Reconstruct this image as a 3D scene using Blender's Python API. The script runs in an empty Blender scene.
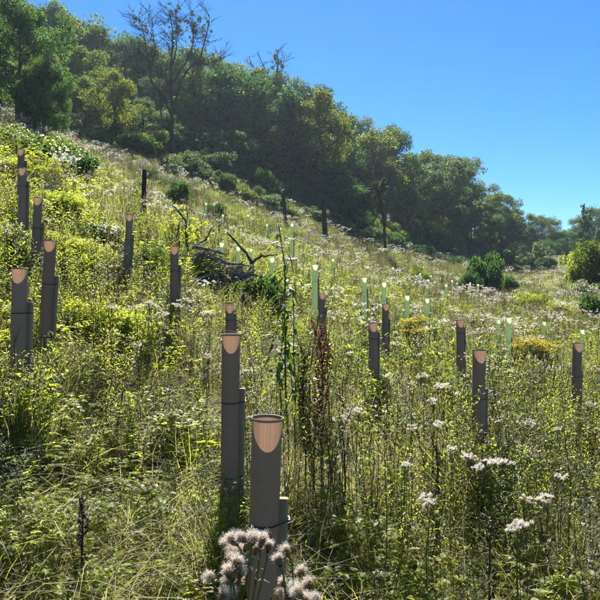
import bpy, math, random
import numpy as np
from mathutils import Vector, Matrix

random.seed(7)
rng = np.random.default_rng(7)
SC = bpy.context.scene
COL = SC.collection
rad = math.radians

# ------------------------------------------------------------------ camera
cam_d = bpy.data.cameras.new('camera')
cam = bpy.data.objects.new('camera', cam_d)
COL.objects.link(cam)
cam.location = (0, 0, 0)
cam.rotation_euler = (rad(90), 0, 0)
cam_d.sensor_width = 36.0
cam_d.lens = 36.0
cam_d.clip_start = 0.05
cam_d.clip_end = 6000
SC.camera = cam

# ------------------------------------------------------------------ light
SUN_EL, SUN_AZ = 46.0, -6.0            # azimuth from +Y, negative = left
world = bpy.data.worlds.new('World')
SC.world = world
world.use_nodes = True
wn = world.node_tree.nodes
sky = wn.new('ShaderNodeTexSky')
sky.sky_type = 'NISHITA'
sky.sun_disc = False
sky.sun_elevation = rad(SUN_EL)
sky.sun_rotation = rad(SUN_AZ)
sky.altitude = 2500
sky.air_density = 1.0
sky.dust_density = 0.0
sky.ozone_density = 5.0
bg = wn['Background']
bg.inputs[1].default_value = 0.06
hs = wn.new('ShaderNodeHueSaturation')      # the deep blue of a dry clear day
hs.inputs['Saturation'].default_value = 1.28
world.node_tree.links.new(sky.outputs[0], hs.inputs['Color'])
world.node_tree.links.new(hs.outputs[0], bg.inputs[0])

sun_d = bpy.data.lights.new('sun', 'SUN')
sun_d.energy = 5.0
sun_d.angle = rad(0.53)
sun_d.color = (1.0, 0.95, 0.86)
sun = bpy.data.objects.new('sun', sun_d)
COL.objects.link(sun)
sdir = Vector((math.sin(rad(SUN_AZ)) * math.cos(rad(SUN_EL)),
               math.cos(rad(SUN_AZ)) * math.cos(rad(SUN_EL)), math.sin(rad(SUN_EL))))
sun.rotation_euler = sdir.to_track_quat('Z', 'Y').to_euler()
sun.location = (0, 0, 60)

SC.view_settings.view_transform = 'Standard'
SC.view_settings.look = 'None'
SC.view_settings.gamma = 1
SC.view_settings.use_curve_mapping = False
SC.view_settings.exposure = 1.62
SC.render.engine = 'CYCLES'
SC.cycles.max_bounces = 5
SC.cycles.transmission_bounces = 4
SC.cycles.diffuse_bounces = 3
SC.cycles.glossy_bounces = 1
SC.cycles.use_adaptive_sampling = True
SC.cycles.adaptive_threshold = 0.03
SC.cycles.volume_bounces = 0

F = 600.0


def at(px, py, d):
    """a point of the place seen in direction (px, py), d metres ahead"""
    return Vector(((px - 300) / F * d, d, (300 - py) / F * d))


# ------------------------------------------------------------------ materials
MATS = {}


def nodemat(name):
    m = bpy.data.materials.new(name)
    m.use_nodes = True
    nt = m.node_tree
    for n in list(nt.nodes):
        nt.nodes.remove(n)
    out = nt.nodes.new('ShaderNodeOutputMaterial')
    MATS[name] = m
    return m, nt, out


def mixcol(nt, fac, a, b):
    n = nt.nodes.new('ShaderNodeMix')
    n.data_type = 'RGBA'
    if fac is not None:
        if isinstance(fac, (int, float)):
            n.inputs[0].default_value = fac
        else:
            nt.links.new(fac, n.inputs[0])
    for s, v in ((n.inputs[6], a), (n.inputs[7], b)):
        if isinstance(v, (tuple, list)):
            s.default_value = (*v, 1)
        else:
            nt.links.new(v, s)
    return n.outputs[2]


def leaf_mat(name, dark, light, alt, tr_gain=1.0, tr=0.5, rough=0.55, spec=0.2, altfac=0.6, tint=(1.5, 1.5, 0.55)):
    """blade of a leaf: colour varies per leaf (rnd) and per plant; lets light through"""
    m, nt, out = nodemat(name)
    at_ = nt.nodes.new('ShaderNodeAttribute')
    at_.attribute_name = 'rnd'
    oi = nt.nodes.new('ShaderNodeObjectInfo')
    c = mixcol(nt, at_.outputs['Fac'], dark, light)
    mr = nt.nodes.new('ShaderNodeMapRange')
    mr.inputs[1].default_value = 0.35
    mr.inputs[2].default_value = 1.0
    mr.inputs[3].default_value = 0.0
    mr.inputs[4].default_value = altfac
    nt.links.new(oi.outputs['Random'], mr.inputs[0])
    c = mixcol(nt, mr.outputs[0], c, alt)
    p = nt.nodes.new('ShaderNodeBsdfPrincipled')
    p.inputs['Roughness'].default_value = rough
    p.inputs['Specular IOR Level'].default_value = spec
    nt.links.new(c, p.inputs['Base Color'])
    t = nt.nodes.new('ShaderNodeBsdfTranslucent')
    mul = nt.nodes.new('ShaderNodeMix')
    mul.data_type = 'RGBA'
    mul.blend_type = 'MULTIPLY'
    mul.inputs[0].default_value = 1
    nt.links.new(c, mul.inputs[6])
    g = tr_gain
    mul.inputs[7].default_value = (tint[0] * g, tint[1] * g, tint[2] * g, 1)
    nt.links.new(mul.outputs[2], t.inputs[0])
    mx = nt.nodes.new('ShaderNodeMixShader')
    mx.inputs[0].default_value = tr
    nt.links.new(p.outputs[0], mx.inputs[1])
    nt.links.new(t.outputs[0], mx.inputs[2])
    nt.links.new(mx.outputs[0], out.inputs[0])
    return m


def plain_mat(name, a, b, scale=30, rough=0.8, spec=0.2, trans=None, trf=0.0, bump=0.0, stretch=(1, 1, 1)):
    m, nt, out = nodemat(name)
    tc = nt.nodes.new('ShaderNodeTexCoord')
    mp = nt.nodes.new('ShaderNodeMapping')
    mp.inputs['Scale'].default_value = stretch
    nz = nt.nodes.new('ShaderNodeTexNoise')
    nz.inputs['Scale'].default_value = scale
    nz.inputs['Detail'].default_value = 5
    nt.links.new(tc.outputs['Object'], mp.inputs[0])
    nt.links.new(mp.outputs[0], nz.inputs[0])
    rp = nt.nodes.new('ShaderNodeValToRGB')
    rp.color_ramp.elements[0].position = 0.35
    rp.color_ramp.elements[1].position = 0.65
    rp.color_ramp.elements[0].color = (*a, 1)
    rp.color_ramp.elements[1].color = (*b, 1)
    nt.links.new(nz.outputs[0], rp.inputs[0])
    p = nt.nodes.new('ShaderNodeBsdfPrincipled')
    p.inputs['Roughness'].default_value = rough
    p.inputs['Specular IOR Level'].default_value = spec
    nt.links.new(rp.outputs[0], p.inputs['Base Color'])
    if bump:
        bp = nt.nodes.new('ShaderNodeBump')
        bp.inputs['Strength'].default_value = bump
        bp.inputs['Distance'].default_value = 0.01
        nt.links.new(nz.outputs[0], bp.inputs['Height'])
        nt.links.new(bp.outputs[0], p.inputs['Normal'])
    if trans:
        t = nt.nodes.new('ShaderNodeBsdfTranslucent')
        t.inputs[0].default_value = (*trans, 1)
        mx = nt.nodes.new('ShaderNodeMixShader')
        mx.inputs[0].default_value = trf
        nt.links.new(p.outputs[0], mx.inputs[1])
        nt.links.new(t.outputs[0], mx.inputs[2])
        nt.links.new(mx.outputs[0], out.inputs[0])
    else:
        nt.links.new(p.outputs[0], out.inputs[0])
    return m


WHT = (1.0, .98, .93)
leaf_mat('leaf_green', (0.07, 0.098, 0.022), (0.145, 0.18, 0.042), (0.18, 0.18, 0.03), 2.15, 0.62, .45, .28, tint=(1.6, 1.5, .5))
leaf_mat('leaf_lime', (0.11, 0.16, 0.022), (0.225, 0.26, 0.04), (0.16, 0.18, 0.045), 2.0, 0.6, .48, .22, tint=(1.55, 1.45, .55))
leaf_mat('leaf_grey', (0.09, 0.11, 0.07), (0.17, 0.19, 0.13), (0.20, 0.20, 0.145), 1.5, 0.52, .45, .35, tint=(1.3, 1.3, .85))
leaf_mat('leaf_deep', (0.035, 0.065, 0.018), (0.08, 0.12, 0.03), (0.07, 0.11, 0.03), 1.5, 0.5, .45, .3)
leaf_mat('leaf_dry', (0.11, 0.075, 0.045), (0.27, 0.21, 0.13), (0.18, 0.12, 0.065), 1.1, 0.45, 0.7, tint=(1.3, 1.15, .8))
leaf_mat('leaf_straw', (0.25, 0.22, 0.13), (0.42, 0.37, 0.24), (0.20, 0.21, 0.09), 1.1, 0.48, 0.6, tint=(1.2, 1.15, .85))
leaf_mat('stem_green', (0.08, 0.10, 0.035), (0.16, 0.16, 0.06), (0.16, 0.12, 0.06), 1.0, 0.3, 0.5)
leaf_mat('stem_brown', (0.035, 0.022, 0.015), (0.10, 0.065, 0.04), (0.14, 0.11, 0.07), 0.8, 0.15, 0.7, tint=(1.2, 1, .8))
leaf_mat('fluff_white', (0.60, 0.57, 0.53), (0.85, 0.83, 0.79), (0.70, 0.64, 0.57), 1.0, 0.5, 0.8, 0.1, tint=WHT)
leaf_mat('fluff_tan', (0.30, 0.19, 0.11), (0.56, 0.42, 0.29), (0.40, 0.28, 0.18), 1.1, 0.45, 0.8, 0.1, tint=(1, .9, .8))
leaf_mat('petal_yellow', (0.60, 0.46, 0.02), (0.78, 0.64, 0.04), (0.66, 0.55, 0.05), 1.0, 0.45, 0.6, tint=(1, 1, .8))
leaf_mat('petal_purple', (0.24, 0.13, 0.36), (0.42, 0.28, 0.55), (0.30, 0.18, 0.42), 1.0, 0.4, 0.6, tint=(1, 1, 1))
leaf_mat('dock_red', (0.09, 0.022, 0.018), (0.20, 0.06, 0.042), (0.14, 0.05, 0.035), 1.0, 0.35, 0.7, tint=(1.3, 1, 1))
leaf_mat('tree_leaf', (0.022, 0.046, 0.022), (0.055, 0.092, 0.036), (0.062, 0.098, 0.036), 1.7, 0.48, 0.6, 0.1, tint=(1.2, 1.45, .6))
leaf_mat('tree_leaf_yellow', (0.045, 0.07, 0.022), (0.095, 0.122, 0.035), (0.085, 0.115, 0.035), 1.6, 0.48, 0.6, 0.1, tint=(1.4, 1.45, .55))
leaf_mat('tree_leaf_gold', (0.055, 0.075, 0.022), (0.12, 0.132, 0.035), (0.105, 0.125, 0.035), 1.6, 0.5, 0.6, 0.1, tint=(1.35, 1.4, .55))
leaf_mat('tree_leaf_blue', (0.04, 0.065, 0.035), (0.085, 0.115, 0.06), (0.10, 0.125, 0.065), 1.55, 0.46, 0.6, 0.12, tint=(1.3, 1.45, .75))
leaf_mat('tree_leaf_autumn', (0.10, 0.085, 0.02), (0.22, 0.15, 0.035), (0.22, 0.13, 0.03), 1.1, 0.45, 0.6, 0.2, tint=(1.4, 1.25, .6))
leaf_mat('ivy_leaf', (0.022, 0.042, 0.018), (0.06, 0.085, 0.03), (0.07, 0.09, 0.03), 1.2, 0.4, 0.5, 0.25)
plain_mat('bark', (0.035, 0.028, 0.021), (0.085, 0.07, 0.055), 9, 0.9, 0.1, bump=0.6, stretch=(1, 1, 0.2))
plain_mat('dead_wood', (0.11, 0.092, 0.075), (0.32, 0.275, 0.23), 14, 0.85, 0.15, bump=0.5)
plain_mat('dead_wood_dark', (0.05, 0.04, 0.033), (0.15, 0.12, 0.096), 14, 0.85, 0.15, bump=0.5)
plain_mat('stake_wood', (0.22, 0.165, 0.105), (0.40, 0.31, 0.20), 20, 0.85, 0.15, bump=0.5, stretch=(1, 1, 0.06))
plain_mat('post_wood', (0.03, 0.026, 0.022), (0.075, 0.062, 0.05), 16, 0.9, 0.1, bump=0.5, stretch=(1, 1, 0.08))
plain_mat('tie_black', (0.012, 0.012, 0.012), (0.02, 0.02, 0.02), 40, 0.45, 0.4)


def tube_mat(name, a, b, trans, trf):
    """thin-walled plastic: satin, a little mottled and dusty, sunlight glows through it"""
    m, nt, out = nodemat(name)
    tc = nt.nodes.new('ShaderNodeTexCoord')
    oi = nt.nodes.new('ShaderNodeObjectInfo')
    ad = nt.nodes.new('ShaderNodeVectorMath')
    ad.operation = 'ADD'
    nt.links.new(tc.outputs['Object'], ad.inputs[0])
    nt.links.new(oi.outputs['Location'], ad.inputs[1])
    mp = nt.nodes.new('ShaderNodeMapping')
    mp.inputs['Scale'].default_value = (14, 14, 2.5)
    nt.links.new(ad.outputs[0], mp.inputs[0])
    nz = nt.nodes.new('ShaderNodeTexNoise')
    nz.inputs['Scale'].default_value = 1.0
    nz.inputs['Detail'].default_value = 6
    nt.links.new(mp.outputs[0], nz.inputs[0])
    n2 = nt.nodes.new('ShaderNodeTexNoise')
    n2.inputs['Scale'].default_value = 55
    n2.inputs['Detail'].default_value = 2
    nt.links.new(ad.outputs[0], n2.inputs[0])
    sp = nt.nodes.new('ShaderNodeValToRGB')
    sp.color_ramp.elements[0].position = 0.67
    sp.color_ramp.elements[1].position = 0.72
    nt.links.new(n2.outputs[0], sp.inputs[0])
    c = mixcol(nt, nz.outputs[0], a, b)
    c = mixcol(nt, sp.outputs[0], c, tuple(x * 0.55 for x in a))
    # every tube has faded differently, and mud has splashed up from the soil
    fd = nt.nodes.new('ShaderNodeMapRange')
    fd.inputs[3].default_value = 0.0
    fd.inputs[4].default_value = 0.5
    nt.links.new(oi.outputs['Random'], fd.inputs[0])
    c = mixcol(nt, fd.outputs[0], c, tuple(x * 0.62 for x in a))
    n4 = nt.nodes.new('ShaderNodeTexNoise')
    n4.inputs['Scale'].default_value = 22
    n4.inputs['Detail'].default_value = 8
    n4.inputs['Roughness'].default_value = 0.75
    nt.links.new(ad.outputs[0], n4.inputs[0])
    sz = nt.nodes.new('ShaderNodeSeparateXYZ')
    nt.links.new(tc.outputs['Object'], sz.inputs[0])
    hm = nt.nodes.new('ShaderNodeMapRange')
    hm.inputs[1].default_value = 0.15
    hm.inputs[2].default_value = 1.25
    hm.inputs[3].default_value = 0.16
    hm.inputs[4].default_value = -0.14
    nt.links.new(sz.outputs[2], hm.inputs[0])
    sm = nt.nodes.new('ShaderNodeMath')
    nt.links.new(n4.outputs[0], sm.inputs[0])
    nt.links.new(hm.outputs[0], sm.inputs[1])
    mr2 = nt.nodes.new('ShaderNodeValToRGB')
    mr2.color_ramp.elements[0].position = 0.52
    mr2.color_ramp.elements[1].position = 0.66
    nt.links.new(sm.outputs[0], mr2.inputs[0])
    c = mixcol(nt, mr2.outputs[0], c, (0.20, 0.165, 0.115))
    p = nt.nodes.new('ShaderNodeBsdfPrincipled')
    p.inputs['Roughness'].default_value = 0.5
    p.inputs['Specular IOR Level'].default_value = 0.3
    nt.links.new(c, p.inputs['Base Color'])
    t = nt.nodes.new('ShaderNodeBsdfTranslucent')
    # faint vertical extrusion streaks in the wall show up when it is lit from inside
    sx = nt.nodes.new('ShaderNodeMapping')
    sx.inputs['Scale'].default_value = (160, 160, 0.8)
    nt.links.new(ad.outputs[0], sx.inputs[0])
    n3 = nt.nodes.new('ShaderNodeTexNoise')
    n3.inputs['Scale'].default_value = 1
    nt.links.new(sx.outputs[0], n3.inputs[0])
    tcol = mixcol(nt, n3.outputs[0], tuple(x * 0.62 for x in trans), tuple(min(1, x * 1.3) for x in trans))
    nt.links.new(tcol, t.inputs[0])
    mx = nt.nodes.new('ShaderNodeMixShader')
    mx.inputs[0].default_value = trf
    nt.links.new(p.outputs[0], mx.inputs[1])
    nt.links.new(t.outputs[0], mx.inputs[2])
    nt.links.new(mx.outputs[0], out.inputs[0])


tube_mat('tube_brown', (0.205, 0.178, 0.138), (0.255, 0.225, 0.178), (0.66, 0.38, 0.24), 0.16)
tube_mat('tube_green', (0.46, 0.60, 0.33), (0.54, 0.67, 0.41), (0.70, 0.88, 0.50), 0.45)


def ground_mat():
    m, nt, out = nodemat('ground_soil')
    tc = nt.nodes.new('ShaderNodeTexCoord')
    nz = nt.nodes.new('ShaderNodeTexNoise')
    nz.inputs['Scale'].default_value = 3.0
    nz.inputs['Detail'].default_value = 10
    nz.inputs['Roughness'].default_value = 0.7
    n2 = nt.nodes.new('ShaderNodeTexNoise')
    n2.inputs['Scale'].default_value = 0.12
    n2.inputs['Detail'].default_value = 6
    nt.links.new(tc.outputs['Object'], nz.inputs[0])
    nt.links.new(tc.outputs['Object'], n2.inputs[0])
    rp = nt.nodes.new('ShaderNodeValToRGB')
    e = rp.color_ramp.elements
    e[0].position, e[1].position = 0.3, 0.72
    e[0].color = (0.035, 0.028, 0.018, 1)
    e[1].color = (0.17, 0.14, 0.085, 1)
    x = rp.color_ramp.elements.new(0.5)
    x.color = (0.075, 0.075, 0.03, 1)
    nt.links.new(nz.outputs[0], rp.inputs[0])
    rp2 = nt.nodes.new('ShaderNodeValToRGB')
    rp2.color_ramp.elements[0].position = 0.4
    rp2.color_ramp.elements[1].position = 0.6
    nt.links.new(n2.outputs[0], rp2.inputs[0])
    c = mixcol(nt, rp2.outputs[0], rp.outputs[0], (0.075, 0.095, 0.03))
    p = nt.nodes.new('ShaderNodeBsdfPrincipled')
    p.inputs['Roughness'].default_value = 0.95
    p.inputs['Specular IOR Level'].default_value = 0.1
    nt.links.new(c, p.inputs['Base Color'])
    bp = nt.nodes.new('ShaderNodeBump')
    bp.inputs['Strength'].default_value = 0.8
    bp.inputs['Distance'].default_value = 0.05
    nt.links.new(nz.outputs[0], bp.inputs['Height'])
    nt.links.new(bp.outputs[0], p.inputs['Normal'])
    nt.links.new(p.outputs[0], out.inputs[0])


ground_mat()

# ------------------------------------------------------------------ terrain
GP = [
    (0, 0, -1.6), (-.12, 2, -1.55), (-.38, 3.3, -1.42), (-1.87, 4, -1.0), (-2.26, 5.4, -.68), (-3.3, 7.5, .05),
    (-4, 8.6, .6), (-4.7, 10, 1.2), (-2.4, 8.5, -.1), (-1.47, 7, -.65), (-3.4, 13, 1.5), (-.87, 7.5, -1.0),
    (.37, 10, -1.0), (.85, 7, -1.42), (1.4, 10, -1.2), (2.4, 9, -1.5), (1.8, 6, -1.65), (3.46, 7.5, -1.75),
    (-2, 0, -1.2), (2, 0, -1.9), (0, -5, -1.9), (-6, -5, -.5), (6, -5, -2.6), (6, 5, -2.1),
    (.3, 13, -.5), (1.6, 14, -.75), (3, 15, -1.1), (4.5, 12, -1.55), (8, 20, -1.3), (13, 40, -.4), (21, 50, .2),
    (0, 28, 1.7), (-5.8, 35, 5.2), (5.8, 35, .7), (-8.3, 25, 4.3), (-20, 50, 13.5), (-9.2, 55, 11.7), (0, 60, 8.9),
    (11.7, 70, 5.9), (25.5, 85, 4.6), (50, 115, 6.8), (30, 60, 2.0), (-12, 14, 5.0), (-15, 25, 8.2),
    (14, 18, -.9), (22, 25, 1.0), (35, 45, 4.0), (10, 8, -1.9),
    (-40, 80, 27), (0, 100, 22), (30, 112, 14), (60, 150, 12.5), (-80, 100, 42), (0, 160, 38), (85, 125, 13),
    (60, 60, 10), (100, 200, 18), (-100, 200, 60), (0, 250, 46), (-60, 0, 22), (60, 0, 7), (0, -60, -8),
    (100, -50, 6), (-100, -60, 22),
]
GP = np.array(GP, float)


def tps_fit(P, lam=0.02):
    n = len(P)
    d2 = ((P[:, None, :2] - P[None, :, :2]) ** 2).sum(-1)
    K = np.where(d2 > 0, 0.5 * d2 * np.log(d2 + 1e-12), 0) + lam * np.eye(n)
    A = np.zeros((n + 3, n + 3))
    A[:n, :n] = K
    A[:n, n] = 1
    A[:n, n + 1:] = P[:, :2]
    A[n, :n] = 1
    A[n + 1:, :n] = P[:, :2].T
    return np.linalg.solve(A, np.concatenate([P[:, 2], [0, 0, 0]]))


W = tps_fit(GP)


def gz(x, y):
    x = np.clip(np.atleast_1d(np.asarray(x, float)), -130, 130)
    y = np.clip(np.atleast_1d(np.asarray(y, float)), -70, 260)
    out = np.empty(x.shape)
    xf, yf, of = x.ravel(), y.ravel(), out.ravel()
    n = len(GP)
    for i in range(0, len(xf), 20000):
        a, b = xf[i:i + 20000], yf[i:i + 20000]
        d2 = (a[:, None] - GP[None, :, 0]) ** 2 + (b[:, None] - GP[None, :, 1]) ** 2
        K = np.where(d2 > 0, 0.5 * d2 * np.log(d2 + 1e-12), 0)
        of[i:i + 20000] = K @ W[:n] + W[n] + W[n + 1] * a + W[n + 2] * b
    out = of.reshape(x.shape)
    bump = 0.035 * np.sin(3.1 * x + 1.7 * np.sin(2.3 * y)) + 0.04 * np.sin(1.9 * y - 1.3 * x)
    return out + bump


def g1(x, y):
    return float(gz(x, y)[0])


def obj(name, me, parent=None, mats=(), loc=None):
    o = bpy.data.objects.new(name, me)
    COL.objects.link(o)
    if me is not None:
        if not me.materials:
            for m in mats:
                me.materials.append(MATS[m])
    if parent is not None:
        o.parent = parent
    if loc is not None:
        o.location = loc
    return o


def tag(o, label, cat, group=None, kind=None):
    o['label'] = label
    o['category'] = cat
    if group:
        o['group'] = group
    if kind:
        o['kind'] = kind
    return o


def build_ground():
    n = 300
    u = np.linspace(-1, 1, n)
    gx = 5 * np.sinh(6.4 * u)
    gy = 5 * np.sinh(6.4 * u) + 8
    X, Y = np.meshgrid(gx, gy)
    Z = gz(X, Y)
    V = np.stack([X, Y, Z], -1).reshape(-1, 3)
    idx = np.arange(n * n).reshape(n, n)
    Fq = np.stack([idx[:-1, :-1], idx[:-1, 1:], idx[1:, 1:], idx[1:, :-1]], -1).reshape(-1, 4)
    me = bpy.data.meshes.new('ground')
    me.vertices.add(len(V))
    me.vertices.foreach_set('co', V.ravel())
    me.loops.add(Fq.size)
    me.loops.foreach_set('vertex_index', Fq.ravel())
    me.polygons.add(len(Fq))
    me.polygons.foreach_set('loop_start', np.arange(0, Fq.size, 4))
    me.polygons.foreach_set('use_smooth', np.ones(len(Fq), bool))
    me.update()
    me.validate()
    o = obj('ground', me, mats=('ground_soil',))
    o['kind'] = 'structure'
    o['label'] = 'soil of the combe slope under the weeds'


build_ground()


# ------------------------------------------------------------------ plant mesh builder
def unit(v):
    v = np.asarray(v, float)
    return v / (np.linalg.norm(v) + 1e-9)


class PM:
    def __init__(self, mats):
        self.mats = list(mats)
        self.v, self.f, self.m, self.r = [], [], [], []

    def mi(self, m):
        if m not in self.mats:
            self.mats.append(m)
        return self.mats.index(m)

    def leaf(self, p, d, up, L, Wd, mat, droop=0.25, fold=0.25, rnd=None, simple=False):
        p, d = np.asarray(p, float), unit(d)
        s = np.cross(d, up)
        if np.linalg.norm(s) < 1e-4:
            s = np.cross(d, (1, 0, 0.3))
        s = unit(s)
        n = np.cross(s, d)
        r = random.random() if rnd is None else rnd
        b = len(self.v)
        k = self.mi(mat)
        if simple:
            c1 = p + d * L * .5 - n * droop * L * .12
            tip = p + d * L - n * droop * L * .6
            h = n * fold * Wd * .5
            self.v += [p, c1 - s * Wd * .5 + h, tip, c1 + s * Wd * .5 + h]
            self.f += [(b, b + 1, b + 2), (b, b + 2, b + 3)]
            self.m += [k] * 2
            self.r += [r] * 4
            return
        c1 = p + d * L * .3 + n * droop * L * .04
        c2 = p + d * L * .66 - n * droop * L * .16
        tip = p + d * L - n * droop * L * .6
        h1, h2 = n * fold * Wd * .5, n * fold * Wd * .38
        self.v += [p, c1 - s * Wd * .5 + h1, c1, c1 + s * Wd * .5 + h1,
                   c2 - s * Wd * .36 + h2, c2, c2 + s * Wd * .36 + h2, tip]
        self.f += [(b, b + 2, b + 1), (b, b + 3, b + 2), (b + 1, b + 2, b + 5, b + 4), (b + 2, b + 3, b + 6, b + 5),
                   (b + 4, b + 5, b + 7), (b + 5, b + 6, b + 7)]
        self.m += [k] * 6
        self.r += [r] * 8

    def blade(self, p, d, L, Wd, mat, bend, seg=4):
        """a grass blade that arches over"""
        p, d = np.asarray(p, float), unit(d)
        side = unit(np.cross(d, (random.uniform(-1, 1), random.uniform(-1, 1), .3)))
        out = unit(np.array([random.gauss(0, 1), random.gauss(0, 1), 0]))
        r = random.random()
        k = self.mi(mat)
        b = len(self.v)
        for i in range(seg):
            t = i / seg
            c = p + d * L * t + out * bend * L * t * t - np.array([0, 0, 1]) * bend * L * .45 * t ** 3
            w = Wd * (1 - t * .75) * .5
            self.v += [c - side * w, c + side * w]
            self.r += [r, r]
        self.v.append(p + d * L + out * bend * L - np.array([0, 0, 1]) * bend * L * .45)
        self.r.append(r)
        for i in range(seg - 1):
            self.f.append((b + 2 * i, b + 2 * i + 1, b + 2 * i + 3, b + 2 * i + 2))
            self.m.append(k)
        e = b + 2 * (seg - 1)
        self.f.append((e, e + 1, e + 2))
        self.m.append(k)

    def tube(self, pts, r0, r1, mat, sides=4, rnd=None, cap=True):
        pts = [np.asarray(p, float) for p in pts]
        k = self.mi(mat)
        r = random.random() if rnd is None else rnd
        b = len(self.v)
        n = len(pts)
        ref = np.array([1.0, 0.15, 0.1])
        for i, p in enumerate(pts):
            t = unit(pts[min(i + 1, n - 1)] - pts[max(i - 1, 0)])
            a = np.cross(t, ref)
            if np.linalg.norm(a) < .1:
                a = np.cross(t, (0, 1, 0))
            a = unit(a)
            c = np.cross(t, a)
            f = i / (n - 1)
            rr = r0 * (1 - f) + r1 * f
            for j in range(sides):
                an = 2 * math.pi * j / sides
                self.v.append(p + (a * math.cos(an) + c * math.sin(an)) * rr)
                self.r.append(r)
        for i in range(n - 1):
            for j in range(sides):
                j2 = (j + 1) % sides
                self.f.append((b + i * sides + j, b + i * sides + j2, b + (i + 1) * sides + j2, b + (i + 1) * sides + j))
                self.m.append(k)
        if cap:
            self.f.append(tuple(b + (n - 1) * sides + j for j in range(sides)))
            self.m.append(k)
            self.f.append(tuple(b + j for j in reversed(range(sides))))
            self.m.append(k)

    def fluff(self, c, r, n, mat, up=(0, 0, 1), wid=.16, low=-.25):
        """a ball of fine radiating hairs"""
        c = np.asarray(c, float)
        k = self.mi(mat)
        for _ in range(n):
            d = unit([random.gauss(0, 1), random.gauss(0, 1), random.gauss(0.25, 1)])
            if np.dot(d, up) < low:
                d = -d
            rr = r * random.uniform(.7, 1.12)
            s = unit(np.cross(d, (random.gauss(0, 1), random.gauss(0, 1), random.gauss(0, 1)))) * r * wid
            b = len(self.v)
            q = c + d * rr
            self.v += [c + d * r * .1, q - s + d * r * .0, q + s * .6, ]
            x = random.random()
            self.r += [x] * 3
            self.f.append((b, b + 1, b + 2))
            self.m.append(k)

    def merge(self, o, off=(0, 0, 0), rz=0, s=1.0):
        b = len(self.v)
        c, sn = math.cos(rz), math.sin(rz)
        off = np.asarray(off, float)
        mp = [self.mi(x) for x in o.mats]
        for p in o.v:
            self.v.append(np.array([c * p[0] - sn * p[1], sn * p[0] + c * p[1], p[2]]) * s + off)
        self.f += [tuple(i + b for i in f) for f in o.f]
        self.m += [mp[i] for i in o.m]
        self.r += o.r

    def mesh(self, name):
        me = bpy.data.meshes.new(name)
        me.from_pydata([tuple(p) for p in self.v], [], self.f)
        for m in self.mats:
            me.materials.append(MATS[m])
        me.polygons.foreach_set('material_index', self.m)
        a = me.attributes.new('rnd', 'FLOAT', 'POINT')
        a.data.foreach_set('value', np.array(self.r, dtype=np.float32))
        me.update()
        return me


U = random.uniform


def stem_pts(h, lean, n=5, base=(0, 0, 0), wob=.02):
    a = U(0, 2 * math.pi)
    lx, ly = math.cos(a) * lean, math.sin(a) * lean
    pts = []
    for i in range(n):
        t = i / (n - 1)
        pts.append(np.array([base[0] + lx * h * t * t + U(-wob, wob) * h * t, base[1] + ly * h * t * t + U(-wob, wob) * h * t,
                             base[2] + h * t]))
    return pts


def along(pts, t):
    f = t * (len(pts) - 1)
    i = min(int(f), len(pts) - 2)
    return pts[i] + (pts[i + 1] - pts[i]) * (f - i)


def herb(h, n_st, leafL, leafW, per, mat, stem='stem_green', up=.55, droop=.4, t0=.12, tips=True, dry=.08, opp=False):
    p = PM([mat, stem])
    for s in range(n_st):
        b = (U(-.05, .05), U(-.05, .05), -.03)
        hh = h * U(.75, 1.05)
        pts = stem_pts(hh, U(.03, .22), 6, b)
        p.tube(pts, .0035 + .0015 * h, .0012, stem, 3)
        az = U(0, 6)
        i = 0
        while i < per:
            t = t0 + (1 - t0) * (i + U(-.3, .3)) / per
            t = min(max(t, .02), .99)
            q = along(pts, t)
            az += 2.4
            for kk in ((0, math.pi) if opp else (0,)):
                a = az + kk + U(-.3, .3)
                sz = (1 - .55 * t) * U(.7, 1.15) * (0.65 if t < .25 else 1)
                e = up * U(.4, 1.3) + .25 * t
                d = (math.cos(a), math.sin(a), e)
                mm = 'leaf_dry' if random.random() < dry * (2.2 - 2 * t) else mat
                p.leaf(q, d, (0, 0, 1), leafL * sz, leafW * sz, mm, droop * U(.5, 1.5) * (2 if mm == 'leaf_dry' else 1), U(.1, .5))
            i += 1
        if tips:
            for _ in range(random.randint(5, 9)):
                q = along(pts, U(.5, .97))
                a = U(0, 6.28)
                e = q + np.array([math.cos(a) * .05, math.sin(a) * .05, U(.05, .11)]) * (h + .2)
                p.tube([q, (q + e) / 2 + np.array([0, 0, -.005]), e], .0014, .0008, stem, 3)
                for _ in range(4):
                    aa = U(0, 6.28)
                    p.leaf(q + (e - q) * U(.3, 1), (math.cos(aa), math.sin(aa), .7), (0, 0, 1), leafL * .4, leafW * .45, mat)
    return p


def dry_stalk(h, fluff=True):
    p = PM(['stem_brown', 'leaf_dry'])
    pts = stem_pts(h, U(.02, .2), 6, (0, 0, -.03))
    p.tube(pts, .0042, .0014, 'stem_brown', 3)
    for _ in range(random.randint(9, 16)):
        t = U(.35, .98)
        q = along(pts, t)
        a = U(0, 6.28)
        L = U(.06, .17) * h * (1.25 - t * .6)
        e = q + np.array([math.cos(a) * L * .5, math.sin(a) * L * .5, L])
        m = (q + e) / 2 + np.array([math.cos(a), math.sin(a), -.3]) * L * .12
        p.tube([q, m, e], .0018, .0008, 'stem_brown', 3)
        for _ in range(3):
            aa = U(0, 6.28)
            p.leaf(q + (e - q) * U(.4, 1), (math.cos(aa), math.sin(aa), U(-.2, .8)), (0, 0, 1), U(.015, .035), U(.005, .01),
                   'leaf_dry', 1.0)
        if fluff and random.random() < .5:
            p.fluff(e, U(.008, .016), 7, 'fluff_white', wid=.2)
    for _ in range(12):
        t = U(.1, .8)
        a = U(0, 6.28)
        p.leaf(along(pts, t), (math.cos(a), math.sin(a), U(-.9, .2)), (0, 0, 1), U(.03, .08), U(.006, .014), 'leaf_dry', 1.6)
    return p


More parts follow.
